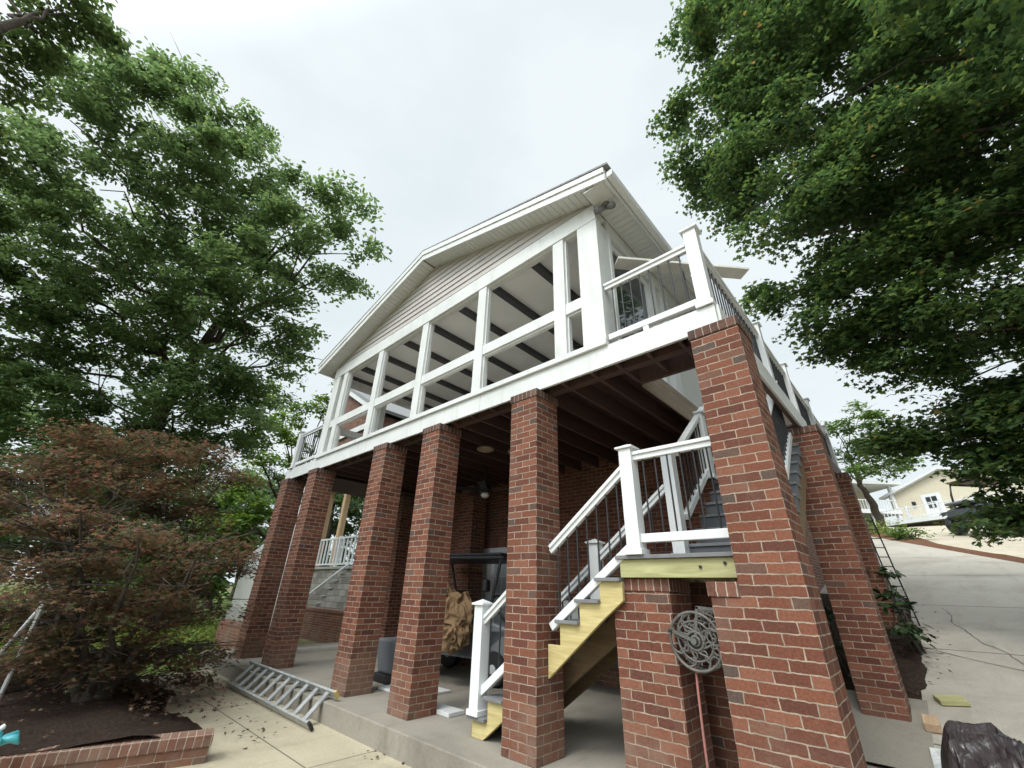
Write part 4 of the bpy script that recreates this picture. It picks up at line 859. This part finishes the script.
# ------------------------------------------------------------------ foliage
OVAL = (np.array([(0,0,0),(.32,.24,.05),(.7,.2,.03),(1,0,-.06),(.7,-.2,.03),(.32,-.24,.05)]), np.array([(0,2,1),(0,3,2),(0,4,3),(0,5,4)])[:, ::-1])
def lobed(pts):
    up = [(x, y) for x, y in pts]; full = up + [(x, -y) for x, y in up[-2:0:-1]]
    v = [(.38, 0, .03)] + [(x, y, -.25*y*y - .04*x) for x, y in full]; n = len(full)
    return np.array(v), np.array([(0, 1+i, 1+(i+1) % n) for i in range(n)])
MAPLE = lobed([(0,0),(.10,.16),(-.04,.42),(.26,.34),(.40,.56),(.54,.22),(1,0)])
JAP = lobed([(0,0),(-.02,.36),(.24,.12),(.55,.44),(.48,.10),(1.05,0)])
def foliage(name, blobs, dens, leaf, shape, mat, parent, clump=.28, per=16, flat=.85, seed=1, tilt=.55, shell=.35, upright=1.0, hang=.12, bough=2.2, spread=.6):
    """a crown: twig tips scattered through the blobs, each carrying a tuft of separate leaves"""
    r_ = np.random.default_rng(seed); P = []; O = []
    for (x, y, z, r) in blobs:
        # boughs -> sprays -> leaves, so that the crown shows lit tops, shaded hollows and gaps
        nb_ = max(3, int(bough * r * r)); u = r_.normal(size=(nb_, 3)); u /= np.linalg.norm(u, axis=1)[:, None]
        rad = r * (shell + (1-shell) * r_.random(nb_) ** .6) * (1 + .14 * r_.normal(size=nb_))
        t = u * rad[:, None]; t[:, 2] *= flat; t += np.array((x, y, z)); bs = spread * (.6 + .7*r_.random(nb_))
        ns_ = max(2, int(dens / bough)); v_ = r_.normal(size=(nb_, ns_, 3)); v_ /= np.linalg.norm(v_, axis=2)[:, :, None]
        v_ *= (r_.random((nb_, ns_, 1)) ** .45) * bs[:, None, None]; v_[:, :, 2] *= .5; v_[:, :, 2] -= .25 * (v_[:, :, 0]**2 + v_[:, :, 1]**2) / spread
        t2 = (t[:, None, :] + v_).reshape(-1, 3); o2 = (u[:, None, :]*.6 + v_/spread*.6).reshape(-1, 3)
        cl = r_.normal(size=(len(t2)*per, 3)) * np.array((clump, clump, clump*.4))
        P.append(np.repeat(t2, per, axis=0) + cl); O.append(np.repeat(o2, per, axis=0))
    P = np.concatenate(P); O = np.concatenate(O); n = len(P)
    nrm_ = np.c_[r_.normal(size=n)*tilt, r_.normal(size=n)*tilt, np.full(n, upright)] + O*.35; nrm_ /= np.linalg.norm(nrm_, axis=1)[:, None]
    a = r_.random(n)*2*np.pi; d = np.c_[np.cos(a), np.sin(a), -hang - .35*r_.random(n)] + O*np.array((.5,.5,0)); d -= nrm_ * (d*nrm_).sum(1)[:, None]; d /= np.linalg.norm(d, axis=1)[:, None]
    b = np.cross(nrm_, d); s = leaf * (.6 + .65*r_.random(n)); sv, sf_ = shape; k = len(sv)
    V = P[:, None, :] + s[:, None, None] * (sv[None, :, 0, None]*d[:, None, :] + sv[None, :, 1, None]*b[:, None, :] + sv[None, :, 2, None]*nrm_[:, None, :])
    F = (sf_[None] + (np.arange(n)*k)[:, None, None]).reshape(-1, 3)
    me = bpy.data.meshes.new(name); me.vertices.add(n*k); me.vertices.foreach_set('co', V.astype(np.float32).ravel())
    me.loops.add(F.size); me.loops.foreach_set('vertex_index', F.astype(np.int32).ravel()); me.polygons.add(len(F)); me.polygons.foreach_set('loop_start', np.arange(0, F.size, 3, dtype=np.int32)); me.polygons.foreach_set('loop_total', np.full(len(F), 3, dtype=np.int32))
    me.update(calc_edges=True); me.materials.append(mat)
    o = bpy.data.objects.new(name, me); C.objects.link(o)
    if parent is not None: o.parent = parent; o.matrix_parent_inverse = Matrix.Translation(-wloc(parent))
    return o
def bez(a, b, c, n): return [(a*(1-t)**2 + b*2*t*(1-t) + c*t*t) for t in np.linspace(0, 1, n)]
def limbs(m, trunk, rads, blobs, r_, thick=.03, twigs=3, tmin=.3, wob=.06, nseg=9):
    """limbs from the trunk to every blob, each splitting into twigs; added to one mesh"""
    T = [np.array(p, float) for p in trunk]
    for (x, y, z, r) in blobs:
        c = np.array((x, y, z)); best, bi = 1e9, 0
        for i in range(int(len(T)*tmin), len(T)):
            dz = c[2] - T[i][2]; hd = np.hypot(*(c-T[i])[:2]); cost = np.linalg.norm(c-T[i]) + (3*max(0, .35*hd-dz))
            if cost < best: best, bi = cost, i
        a = T[bi]; l = np.linalg.norm(c-a); mid = a + (c-a)*.5 + np.array((0, 0, .12*l)) + r_.normal(size=3)*l*.07
        pts = bez(a, mid, c, nseg); pts = [p + r_.normal(size=3)*wob*r*(0 < i < nseg-1) for i, p in enumerate(pts)]
        r0 = min(rads[bi]*.6, thick*(1+.35*l)); m.tube([tuple(p) for p in pts], list(np.linspace(r0, r0*.22, nseg)), 7, caps=False)
        for k in range(twigs):
            i0 = r_.integers(nseg//2, nseg-1); s = pts[i0]; u = r_.normal(size=3); u /= np.linalg.norm(u); e = c + u*r*.9*np.array((1,1,.8)); q_ = bez(s, (s+e)/2 + np.array((0,0,.1*r)), e, 6)
            m.tube([tuple(p) for p in q_], list(np.linspace(r0*.34, r0*.08, 6)), 5, caps=False)
def tree(name, label, base, trunk, rads, blobs, fk, bark, group=None, cat='tree', lk={}, seed=3):
    t = thing(name, label, cat, base, group=group); r_ = np.random.default_rng(seed); m = MB()
    n = 14; tp = [np.array(p, float) for p in trunk]
    # resample the trunk
    segs = np.linspace(0, len(tp)-1, n); rs = np.interp(segs, range(len(rads)), rads); pts = [np.array([np.interp(s, range(len(tp)), [p[k] for p in tp]) for k in range(3)]) for s in segs]
    pts = [p + r_.normal(size=3)*np.array((.25,.25,0))*rs[i]*(i > 0) for i, p in enumerate(pts)]
    rs[0] *= 1.35
    m.tube([tuple(p) for p in pts], list(rs), 12, caps=False); limbs(m, pts, rs, blobs, r_, **lk)
    obj('trunk', m, bark, t, smooth=True, fixn=False)
    foliage('crown', blobs, parent=t, seed=seed, **fk)
    return t
LEFT = [(-14.14,-5.99,15.72,2),(-13.51,-4.47,15.5,1.94),(-12.21,-2.75,13.7,1.55),(-11.37,-1.37,12.83,1.48),(-10.54,-0.38,11.42,1.12),(-10.09,-0.38,12.71,0.7),(-11.05,0.38,10.75,0.97),(-13.87,-6.83,15.08,1.65),(-15.01,-5.95,12.26,2.4),(-14.8,-3.73,12.66,2.51),(-13,-1.52,10.82,1.94),(-16.52,-6.13,9.35,2.16),(-15.42,-7.43,11.61,1.94),(-16.64,-4.03,9.49,2.42),(-15.36,-1.67,8.92,2.01),(-13.03,-0.17,9.51,1.32),(-17.79,-5.04,7.15,1.8),(-17.29,-7.91,9.74,2.49),(-17.13,-2,7,1.74),(-17.43,-3.32,6.26,1.56),(-15.82,-0.29,7.42,1.31),(-12.67,0.57,8.7,0.92),(-14.46,-7.2,13.7,1.44),(-18.94,-6.52,6.59,2.02),(-12.96,-5.83,17.11,0.84),(-16.86,-0.47,6.26,1.04),(-18.2,-2.67,5.39,1.61),(-18.19,-4.06,5.19,1.5),(-14.24,-2.58,9.55,1.56),(-15.65,-4.16,11.02,1.61),(-17.16,-4.67,8.58,1.56),(-17.62,-6.22,7.97,1.73),(-13.52,-2.73,12.31,1.31),(-12.97,-1.09,9.8,1.11),(-16.19,-2.04,4.99,1.35),(-16.2,-0.83,5.46,1.29),(-15.22,0.04,6.22,0.99),(-17.53,-2.88,4.38,1.35),(-18.21,-4.55,4.74,1.59),(-14.93,-1.84,6.42,1.35),(-14.44,-1.31,7,1.23),(-15.95,0.15,5.49,0.87),(-16.55,-1.31,4.56,1.09),(-14.1,-0.46,7.79,0.97)]
NEAR = [(-10.31,-7.73,12.35,0.93),(-9.38,-7.14,12.77,0.79),(-11.52,-8.31,11.53,1.25),(-11.01,-7.57,11.17,0.83),(-10.57,-7.29,12.02,0.73),(-10.8,-8.85,13.29,1.66),(-9.72,-6.92,12.43,0.47),(-13.07,-8.25,10.44,1.31)]
RIGHT = [(0.74,2.98,13.09,0.92),(0.95,3.58,11.84,1.06),(-0.15,3.35,11.33,0.7),(0.03,3.85,9.75,0.93),(-0.57,3.56,10.01,0.47),(1.8,3.46,11.62,1.37),(1.13,3.79,9.11,1.11),(0.03,3.75,8.12,0.61),(0.8,4.09,7.32,0.88),(0.34,4.35,6.33,0.53),(0.75,4.68,5.76,0.71),(2.72,4.04,10.47,1.62),(1.97,4.19,7.9,1.41),(1.64,4.74,6.21,1.03),(1.4,5.01,5.04,0.6),(0.78,4.86,5.31,0.27),(3.64,4.3,9.57,1.61),(3,4.69,7.25,1.52),(2.4,5.09,5.41,1.25),(1.82,5.3,4.32,0.53),(2.3,5.7,3.95,0.77),(2.18,6.07,3.02,0.48),(1.9,5.79,3.28,0.31),(4.28,5.2,8.04,1.65),(3.53,5.33,5.71,1.38),(3.02,5.77,3.94,1.2),(2.48,6.18,2.83,0.68),(1.18,5.51,3.57,0.3),(0.92,5.47,3.72,0.19),(1.85,5.96,2.51,0.17),(2.21,5.5,4.33,0.49),(2.45,5.57,4.11,0.51),(2.1,5.83,3.48,0.43),(2.08,5.99,2.56,0.41),(1.4,4.45,8.09,1.08),(2.65,4.15,8,1.1),(1.54,4.83,5.28,0.93),(0.93,3.79,10.63,1.01),(2.19,4.52,6.16,0.9),(4.47,4.1,12.11,2.08),(2.84,3.16,13.47,1.76),(1.26,2.54,14.43,1.1)] + [(4.4,.6,6.6,1.5),(5.6,1.6,7.0,1.7),(5.2,.0,5.6,1.3),(6.4,3.0,5.6,1.6),(4.6,1.4,8.2,1.6),(3.4,.4,8.0,1.3),(6.6,1.0,5.0,1.5),(7.4,4.5,5.0,1.6)]  # last list: unseen crown blobs, added to shade the drive and side pillars
SMALL = [(-0.1,26.13,10.77,1.11),(0.47,27.44,9.66,1.33),(-0.89,26.36,9.35,1.11),(1.47,29.51,10.26,1.04),(1.89,30.42,9.53,0.92),(-0.93,26.54,7.93,0.81),(0.72,26.6,11.21,0.89),(0.34,28.54,8.56,0.9),(-1.04,25.63,10.22,0.77),(1.13,29.42,8.81,0.79),(-0.29,27.27,8.86,1)]
BUSH = [(-21.62,1.85,7.53,1.2),(-21.15,3.18,6.26,1.01),(-21.37,1.91,5.56,1.14),(-20.75,3.33,4.36,0.96),(-20.51,2.68,3.4,1.08),(-21.43,3.32,7.89,0.97),(-21.18,1.79,3.76,0.91),(-20.66,2.22,2.75,0.81),(-23.63,4.48,9.89,1.11),(-23.41,5.21,11.36,1.04),(-24.13,5.09,8.33,1),(-25.1,3.47,11.56,1.15),(-23.48,6.25,9.76,0.81),(-22.95,6.3,12.65,0.72)]
PADS = [(-9.1,-2.96,3.55,1.62),(-9.51,-3.7,3.17,1.02),(-8.4,-1.95,3.49,0.92),(-9.22,-3.82,2.84,1.2),(-8.68,-2.84,3.05,1.53),(-8.06,-1.68,3.12,0.9),(-8.77,-3.12,2.44,1.52),(-8.45,-1.93,2.51,1.22),(-8.9,-3.7,2.21,0.9),(-7.89,-1.28,1.89,0.76),(-8.53,-2.21,1.91,1.32),(-8.63,-3.08,1.69,1.2),(-8.9,-3.54,1.53,0.73),(-8.21,-1.56,1.41,0.99),(-8.25,-2.36,1.17,1.05),(-8.47,-3,0.91,0.99),(-7.98,-1.31,0.92,0.72),(-8.13,-1.8,0.52,0.9),(-7.97,-0.96,0.42,0.56),(-8.22,-2.43,0.42,0.84),(-8.31,-3.08,0.34,0.66),(-8.06,-2.77,0.02,0.64),(-7.99,-1.68,0.09,0.73),(-7.88,-1.28,0.13,0.45),(-8.59,-3.34,0.78,0.68),(-8.02,-0.95,1.68,0.38),(-9.75,-3.5,3,1.05),(-9.41,-2.59,3.92,0.58),(-9.81,-4.4,2.65,0.95),(-8.81,-3.71,1.01,0.82),(-9.25,-4.03,1.77,0.87),(-7,-2.5,0.86,0.76),(-7.32,-3.1,1.29,0.76),(-7.29,-2.01,1.07,0.7),(-7.36,-2.7,1.55,0.82),(-7.32,-3.11,0.64,0.59),(-6.96,-2.78,0.86,0.55),(-7.12,-2.06,0.5,0.52),(-7.24,-1.71,1.61,0.68),(-7.84,-0.97,1.06,0.41),(-8.01,-3.35,2.04,0.99),(-7.98,-2.58,2.75,1.12),(-7.87,-2.09,-0.03,0.41),(-7.32,-1.44,0.44,0.43),(-8.35,-3.92,2.4,0.84),(-9.47,-2.87,1.58,1.16),(-9.65,-1.72,1,1.08),(-9.77,-2.66,0.42,0.96),(-8.93,-0.94,0.41,0.87),(-10.38,-3.31,0.97,0.99),(-6.47,-3.04,1.24,0.57),(-6.39,-2.56,1.1,0.54),(-6.56,-3.45,1.48,0.56),(-6.48,-2.18,0.88,0.5),(-6.57,-2.91,0.69,0.45),(-6.67,-2.41,0.51,0.4),(-6.36,-2.18,1.27,0.5),(-6.62,-3.01,1.68,0.67),(-6.63,-2.71,1.89,0.64)]
tree('oak_tree', 'large leafy green tree rising behind the red maple left of the house', (-17.6,-2.6,-.3),
     [(-17.6,-2.6,-.4),(-17.5,-2.4,2.0),(-17.2,-2.2,4.5),(-16.8,-2.0,7.5),(-16.2,-1.6,10.5),(-15.6,-1.0,13)], [.36,.30,.26,.20,.13,.06], LEFT,
     dict(dens=78, bough=4.2, spread=.60, leaf=.165, shape=OVAL, mat=LEAF_L, clump=.15, per=15, flat=.9, shell=.45), BARK, lk=dict(thick=.024, twigs=3, wob=.12), seed=21)
tree('overhanging_tree', 'darker tree whose branches hang in at the top left corner', (-8.6,-8.4,-.3),
     [(-8.6,-8.4,-.4),(-8.7,-8.3,2),(-8.9,-8.0,5),(-9.0,-7.6,8.5),(-9.2,-7.2,11)], [.3,.26,.22,.15,.06], NEAR,
     dict(dens=60, bough=4, spread=.45, leaf=.14, shape=OVAL, mat=LEAF_N, clump=.13, per=14, flat=.85, shell=.25), BARK, lk=dict(thick=.022, tmin=.6), seed=22)
tree('maple_tree', 'tall dense green maple overhanging the driveway on the right', (7.6,4.6,.4),
     [(7.6,4.6,.2),(7.5,4.6,2.2),(7.2,4.7,4.5),(6.8,4.8,7),(6.3,5.0,9.5),(6,5.1,12)], [.36,.31,.27,.21,.13,.05], RIGHT,
     dict(dens=235, bough=12.0, spread=.45, leaf=.088, shape=MAPLE, mat=LEAF_R, clump=.11, per=17, flat=.85, shell=.4, tilt=.55, hang=.3), BARK, lk=dict(thick=.014, twigs=2, wob=.14), seed=23)
tree('forked_tree', 'small light green forked tree at the top of the driveway', (-.53,29.3,4.9),
     [(-.5,29.4,4.8),(-.5,29.0,6.2),(-.62,28.3,7.0),(-.75,27.9,7.5),(-.8,27.8,9.5)], [.24,.2,.15,.12,.05], SMALL,
     dict(dens=50, bough=3, spread=.6, leaf=.20, shape=OVAL, mat=LEAF_S, clump=.16, per=12, flat=.55, shell=.2), BARK, lk=dict(thick=.045, twigs=4, tmin=.25), seed=24)
# Japanese maple: several grey stems from one stool and flat leaf pads
jm = thing('red_maple', 'wide low Japanese maple with layered dark red foliage in the mulch bed', 'tree', (-7.1,-2.35,.02)); rj = np.random.default_rng(5); m = MB()
stems = []
for k in range(7):
    a = k*2*math.pi/7 + rj.normal()*.3; l = 1.0 + .5*rj.random(); b0 = np.array((-7.1+.10*math.cos(a), -2.35+.10*math.sin(a), -.03)); mid = b0 + np.array((.35*math.cos(a), .35*math.sin(a), .7)); e = b0 + np.array((l*math.cos(a)*.9, l*math.sin(a)*.9, 1.5+.7*rj.random()))
    pts = bez(b0, mid, e, 9); pts = [p + rj.normal(size=3)*.035*(i > 0) for i, p in enumerate(pts)]; rr = list(np.linspace(.05, .008, 9)); m.tube([tuple(p) for p in pts], rr, 9, caps=False); stems += list(zip(pts[2:-2], rr[2:-2])); PADS.append((e[0], e[1], e[2]+.1, .62))
m.tube([(-7.1,-2.35,-.1),(-7.1,-2.35,.12),(-7.1,-2.34,.32)], [.21,.17,.11], 12)
for (x, y, z, r) in PADS:
    c = np.array((x, y, z)); j = min(range(len(stems)), key=lambda i: np.linalg.norm(stems[i][0]-c) + 2*max(0, stems[i][0][2]-c[2])); a, r0 = stems[j]
    l = np.linalg.norm(c-a); pts = bez(a, a*.5+c*.5+np.array((0,0,.06*l)), c, 8); pts = [p + rj.normal(size=3)*.04*(0 < i) for i, p in enumerate(pts)]
    m.tube([tuple(p) for p in pts], list(np.linspace(min(r0*.7,.035), .007, 8)), 6, caps=False)
    for k in range(5):
        an = rj.random()*6.28; e = c + np.array((math.cos(an), math.sin(an), .05))*r*.85; q_ = bez(pts[5], (pts[5]+e)/2, e, 5); m.tube([tuple(p) for p in q_], list(np.linspace(.009, .003, 5)), 5, caps=False)
obj('trunk', m, PALEBARK, jm, smooth=True, fixn=False)
foliage('crown', [(x, y, z-.12, r*.78) for x, y, z, r in PADS], 130, .074, JAP, LEAF_J, jm, clump=.10, per=15, flat=.10, bough=15, spread=.26, seed=9, tilt=.32, shell=.05, hang=.25)
# background trees, each its own
bgt = [(-27,9,-.3,9,3.2,LEAF_F,'mid green tree in the distance behind the stone wall'), (-30,16,1,12,4.2,LEAF_F,'tall grey green tree far behind the concrete wall'), (-36,6,-.3,10,4.0,LEAF_L,'dark tree on the far lawn behind the ribbed shed'),
       (-46,-2,-.3,12,5,LEAF_F,'broad tree behind the white outbuilding'), (-34,-9,-.3,11,4.4,LEAF_L,'tall dark tree at the far left behind the wooden rail'), (-52,12,-.3,13,5.5,LEAF_F,'far tree closing the lawn left of the house'), (-26,24,1.5,13,4.5,LEAF_F,'far pale tree showing left of the porch eave'),
       (-25,-1.5,-.3,5.5,2.4,LEAF_F,'short bushy tree close behind the red maple on its right side'), (-24,-6.5,-.3,5,2.4,LEAF_L,'short bushy tree close behind the red maple on its left side'), (-30,3,-.3,7,3,LEAF_F,'medium round tree on the lawn behind the ribbed shed corner'), (-21,.6,-.3,3.6,1.3,LEAF_S,'small pale green tree on the lawn left of the concrete wall')]
for i, (x, y, z, h, r, mt, lb) in enumerate(bgt):
    rr = np.random.default_rng(60+i); bl = [(x + rr.normal()*r*.45, y + rr.normal()*r*.45, z + h*(.35+.55*rr.random()), r*(.32+.2*rr.random())) for _ in range(13)]
    tree('broadleaf_tree', lb, (x, y, z), [(x,y,z-.2),(x,y,z+h*.3),(x+.2,y,z+h*.6),(x,y,z+h*.85)], [.3,.24,.16,.05], bl, dict(dens=20, bough=1.2, spread=.9, leaf=.30, shape=OVAL, mat=mt, clump=.3, per=12, flat=.85, shell=.25), BARK, group='trees in the distance on the left', lk=dict(thick=.03, twigs=2), seed=70+i)
# bright bushes and young trees left of the house
bs = thing('leafy_thicket', 'bright yellow green young tree between the big tree and the leftmost pillar', 'tree', (-25,5.5,1.8)); mm = MB()
rr = np.random.default_rng(2)
mm.tube([(-25,5.5,1.0),(-25,5.6,4),(-25.2,6,7)], [.2,.16,.08], 8); limbs(mm, [np.array((-25,5.5,1.5)),np.array((-25,5.6,3)),np.array((-25,5.6,4.5)),np.array((-25.2,6,7))], [.2,.18,.15,.08], BUSH, rr, twigs=3)
obj('trunk', mm, BARK, bs, smooth=True, fixn=False); foliage('crown', BUSH, 34, .22, OVAL, LEAF_B, bs, clump=.2, per=13, flat=.85, seed=31, shell=.2)
# shrubs along the pine straw and the rhododendron by the pillar
def shrub(name, label, c, blobs, fk, mat, group=None, cat='shrub', seed=1):
    t = thing(name, label, cat, c, group=group); m = MB(); r_ = np.random.default_rng(seed)
    for (x, y, z, r) in blobs:
        for k in range(3): m.tube([(c[0]+r_.normal()*.04, c[1]+r_.normal()*.04, c[2]), ((c[0]+x)/2+r_.normal()*.05, (c[1]+y)/2, (c[2]+z)/2), (x+r_.normal()*r*.3, y+r_.normal()*r*.3, z+r*.4)], [.018,.013,.006], 5)
    obj('stems', m, BARK, t); foliage('leaves', blobs, parent=t, mat=mat, seed=seed, **fk); return t
for i, (x, dy, s, lb, mt) in enumerate([(-1.15,.55,.75,'tall dark shrub at the foot of the forked tree',LEAF_L),(-.55,.9,.55,'yellow green shrub just right of the forked tree trunk',LEAF_Y),(.05,1.0,.58,'rounded yellow green shrub in the middle of the pine straw bed',LEAF_Y),(.62,.95,.5,'small wispy shrub at the right end of the pine straw bed',LEAF_S),(.30,.55,.36,'low green shrub at the front of the pine straw bed',LEAF_S)]):
    y = edge_far(x) + dy; z = slope(y)
    shrub('low_shrub', lb, (x, y, z), [(x+a*s*.55, y+b*s*.4, z+s*(.45+.3*abs(a)), s*.5) for a, b in ((0,0),(-1,.5),(1,-.4),(.3,.8))], dict(dens=90, bough=25, spread=.2, leaf=.11, shape=OVAL, clump=.1, per=10, flat=.8), mt, group='shrubs in the pine straw bed', seed=40+i)
shrub('rhododendron', 'glossy dark rhododendron growing beside the shaded right pillar', (.34,5.6,.66), [(.25,5.2,1.0,.13),(.27,5.6,1.28,.14),(.20,6.0,1.5,.14),(.31,5.5,1.0,.12),(.17,6.5,1.8,.13)], dict(dens=260, bough=90, spread=.1, leaf=.12, shape=OVAL, clump=.07, per=9, flat=.9, hang=.5), LEAF_D, seed=50)
shrub('rhododendron', 'dark leafy shrub in the gap between the two nearest right pillars', (-.35,4.3,.45), [(-.3,4.4,.75,.3),(-.45,4.3,1.05,.26)], dict(dens=130, bough=60, spread=.12, leaf=.12, shape=OVAL, clump=.07, per=9, flat=.9, hang=.4), LEAF_D, seed=51)
# loose leaf litter on the mulch bed
lt = foliage('leaf_litter', [(-6.2-.9*i % 5, -1.7-.45*(i % 7), .03, .7) for i in range(30)], 26, .06, JAP, leaf_mat('dry_leaf', [(0,(.04,.025,.016)),(.6,(.10,.06,.04)),(1,(.19,.13,.09))]), None, clump=.2, per=8, flat=.02, seed=55, tilt=.25, spread=.02, bough=13)
lt['kind'] = 'stuff'
l2 = foliage('leaf_debris', [(.22+.06*(i % 4), 4.1+.42*i, slope(4.1+.42*i)+.06, .22) for i in range(11)] + [(-5.3-.5*i, -1.0-.1*(i % 3), -.205, .45) for i in range(9)] + [(-3.9+.9*i, -.42, -.205, .3) for i in range(5)], 22, .05, JAP, lt.data.materials[0], None, clump=.12, per=3, flat=.02, seed=57, tilt=.25, spread=.02, bough=11)
l2['kind'] = 'stuff'
gr = foliage('grass', [(-14.5-2.0*(i % 8), -3.2+1.1*(i//8), -.26, 1.3) for i in range(40)], 60, .14, OVAL, LEAF_Y, None, clump=.3, per=6, flat=.02, spread=.02, bough=20, seed=56, tilt=1.6, upright=.3, hang=-.5)
gr['kind'] = 'stuff'
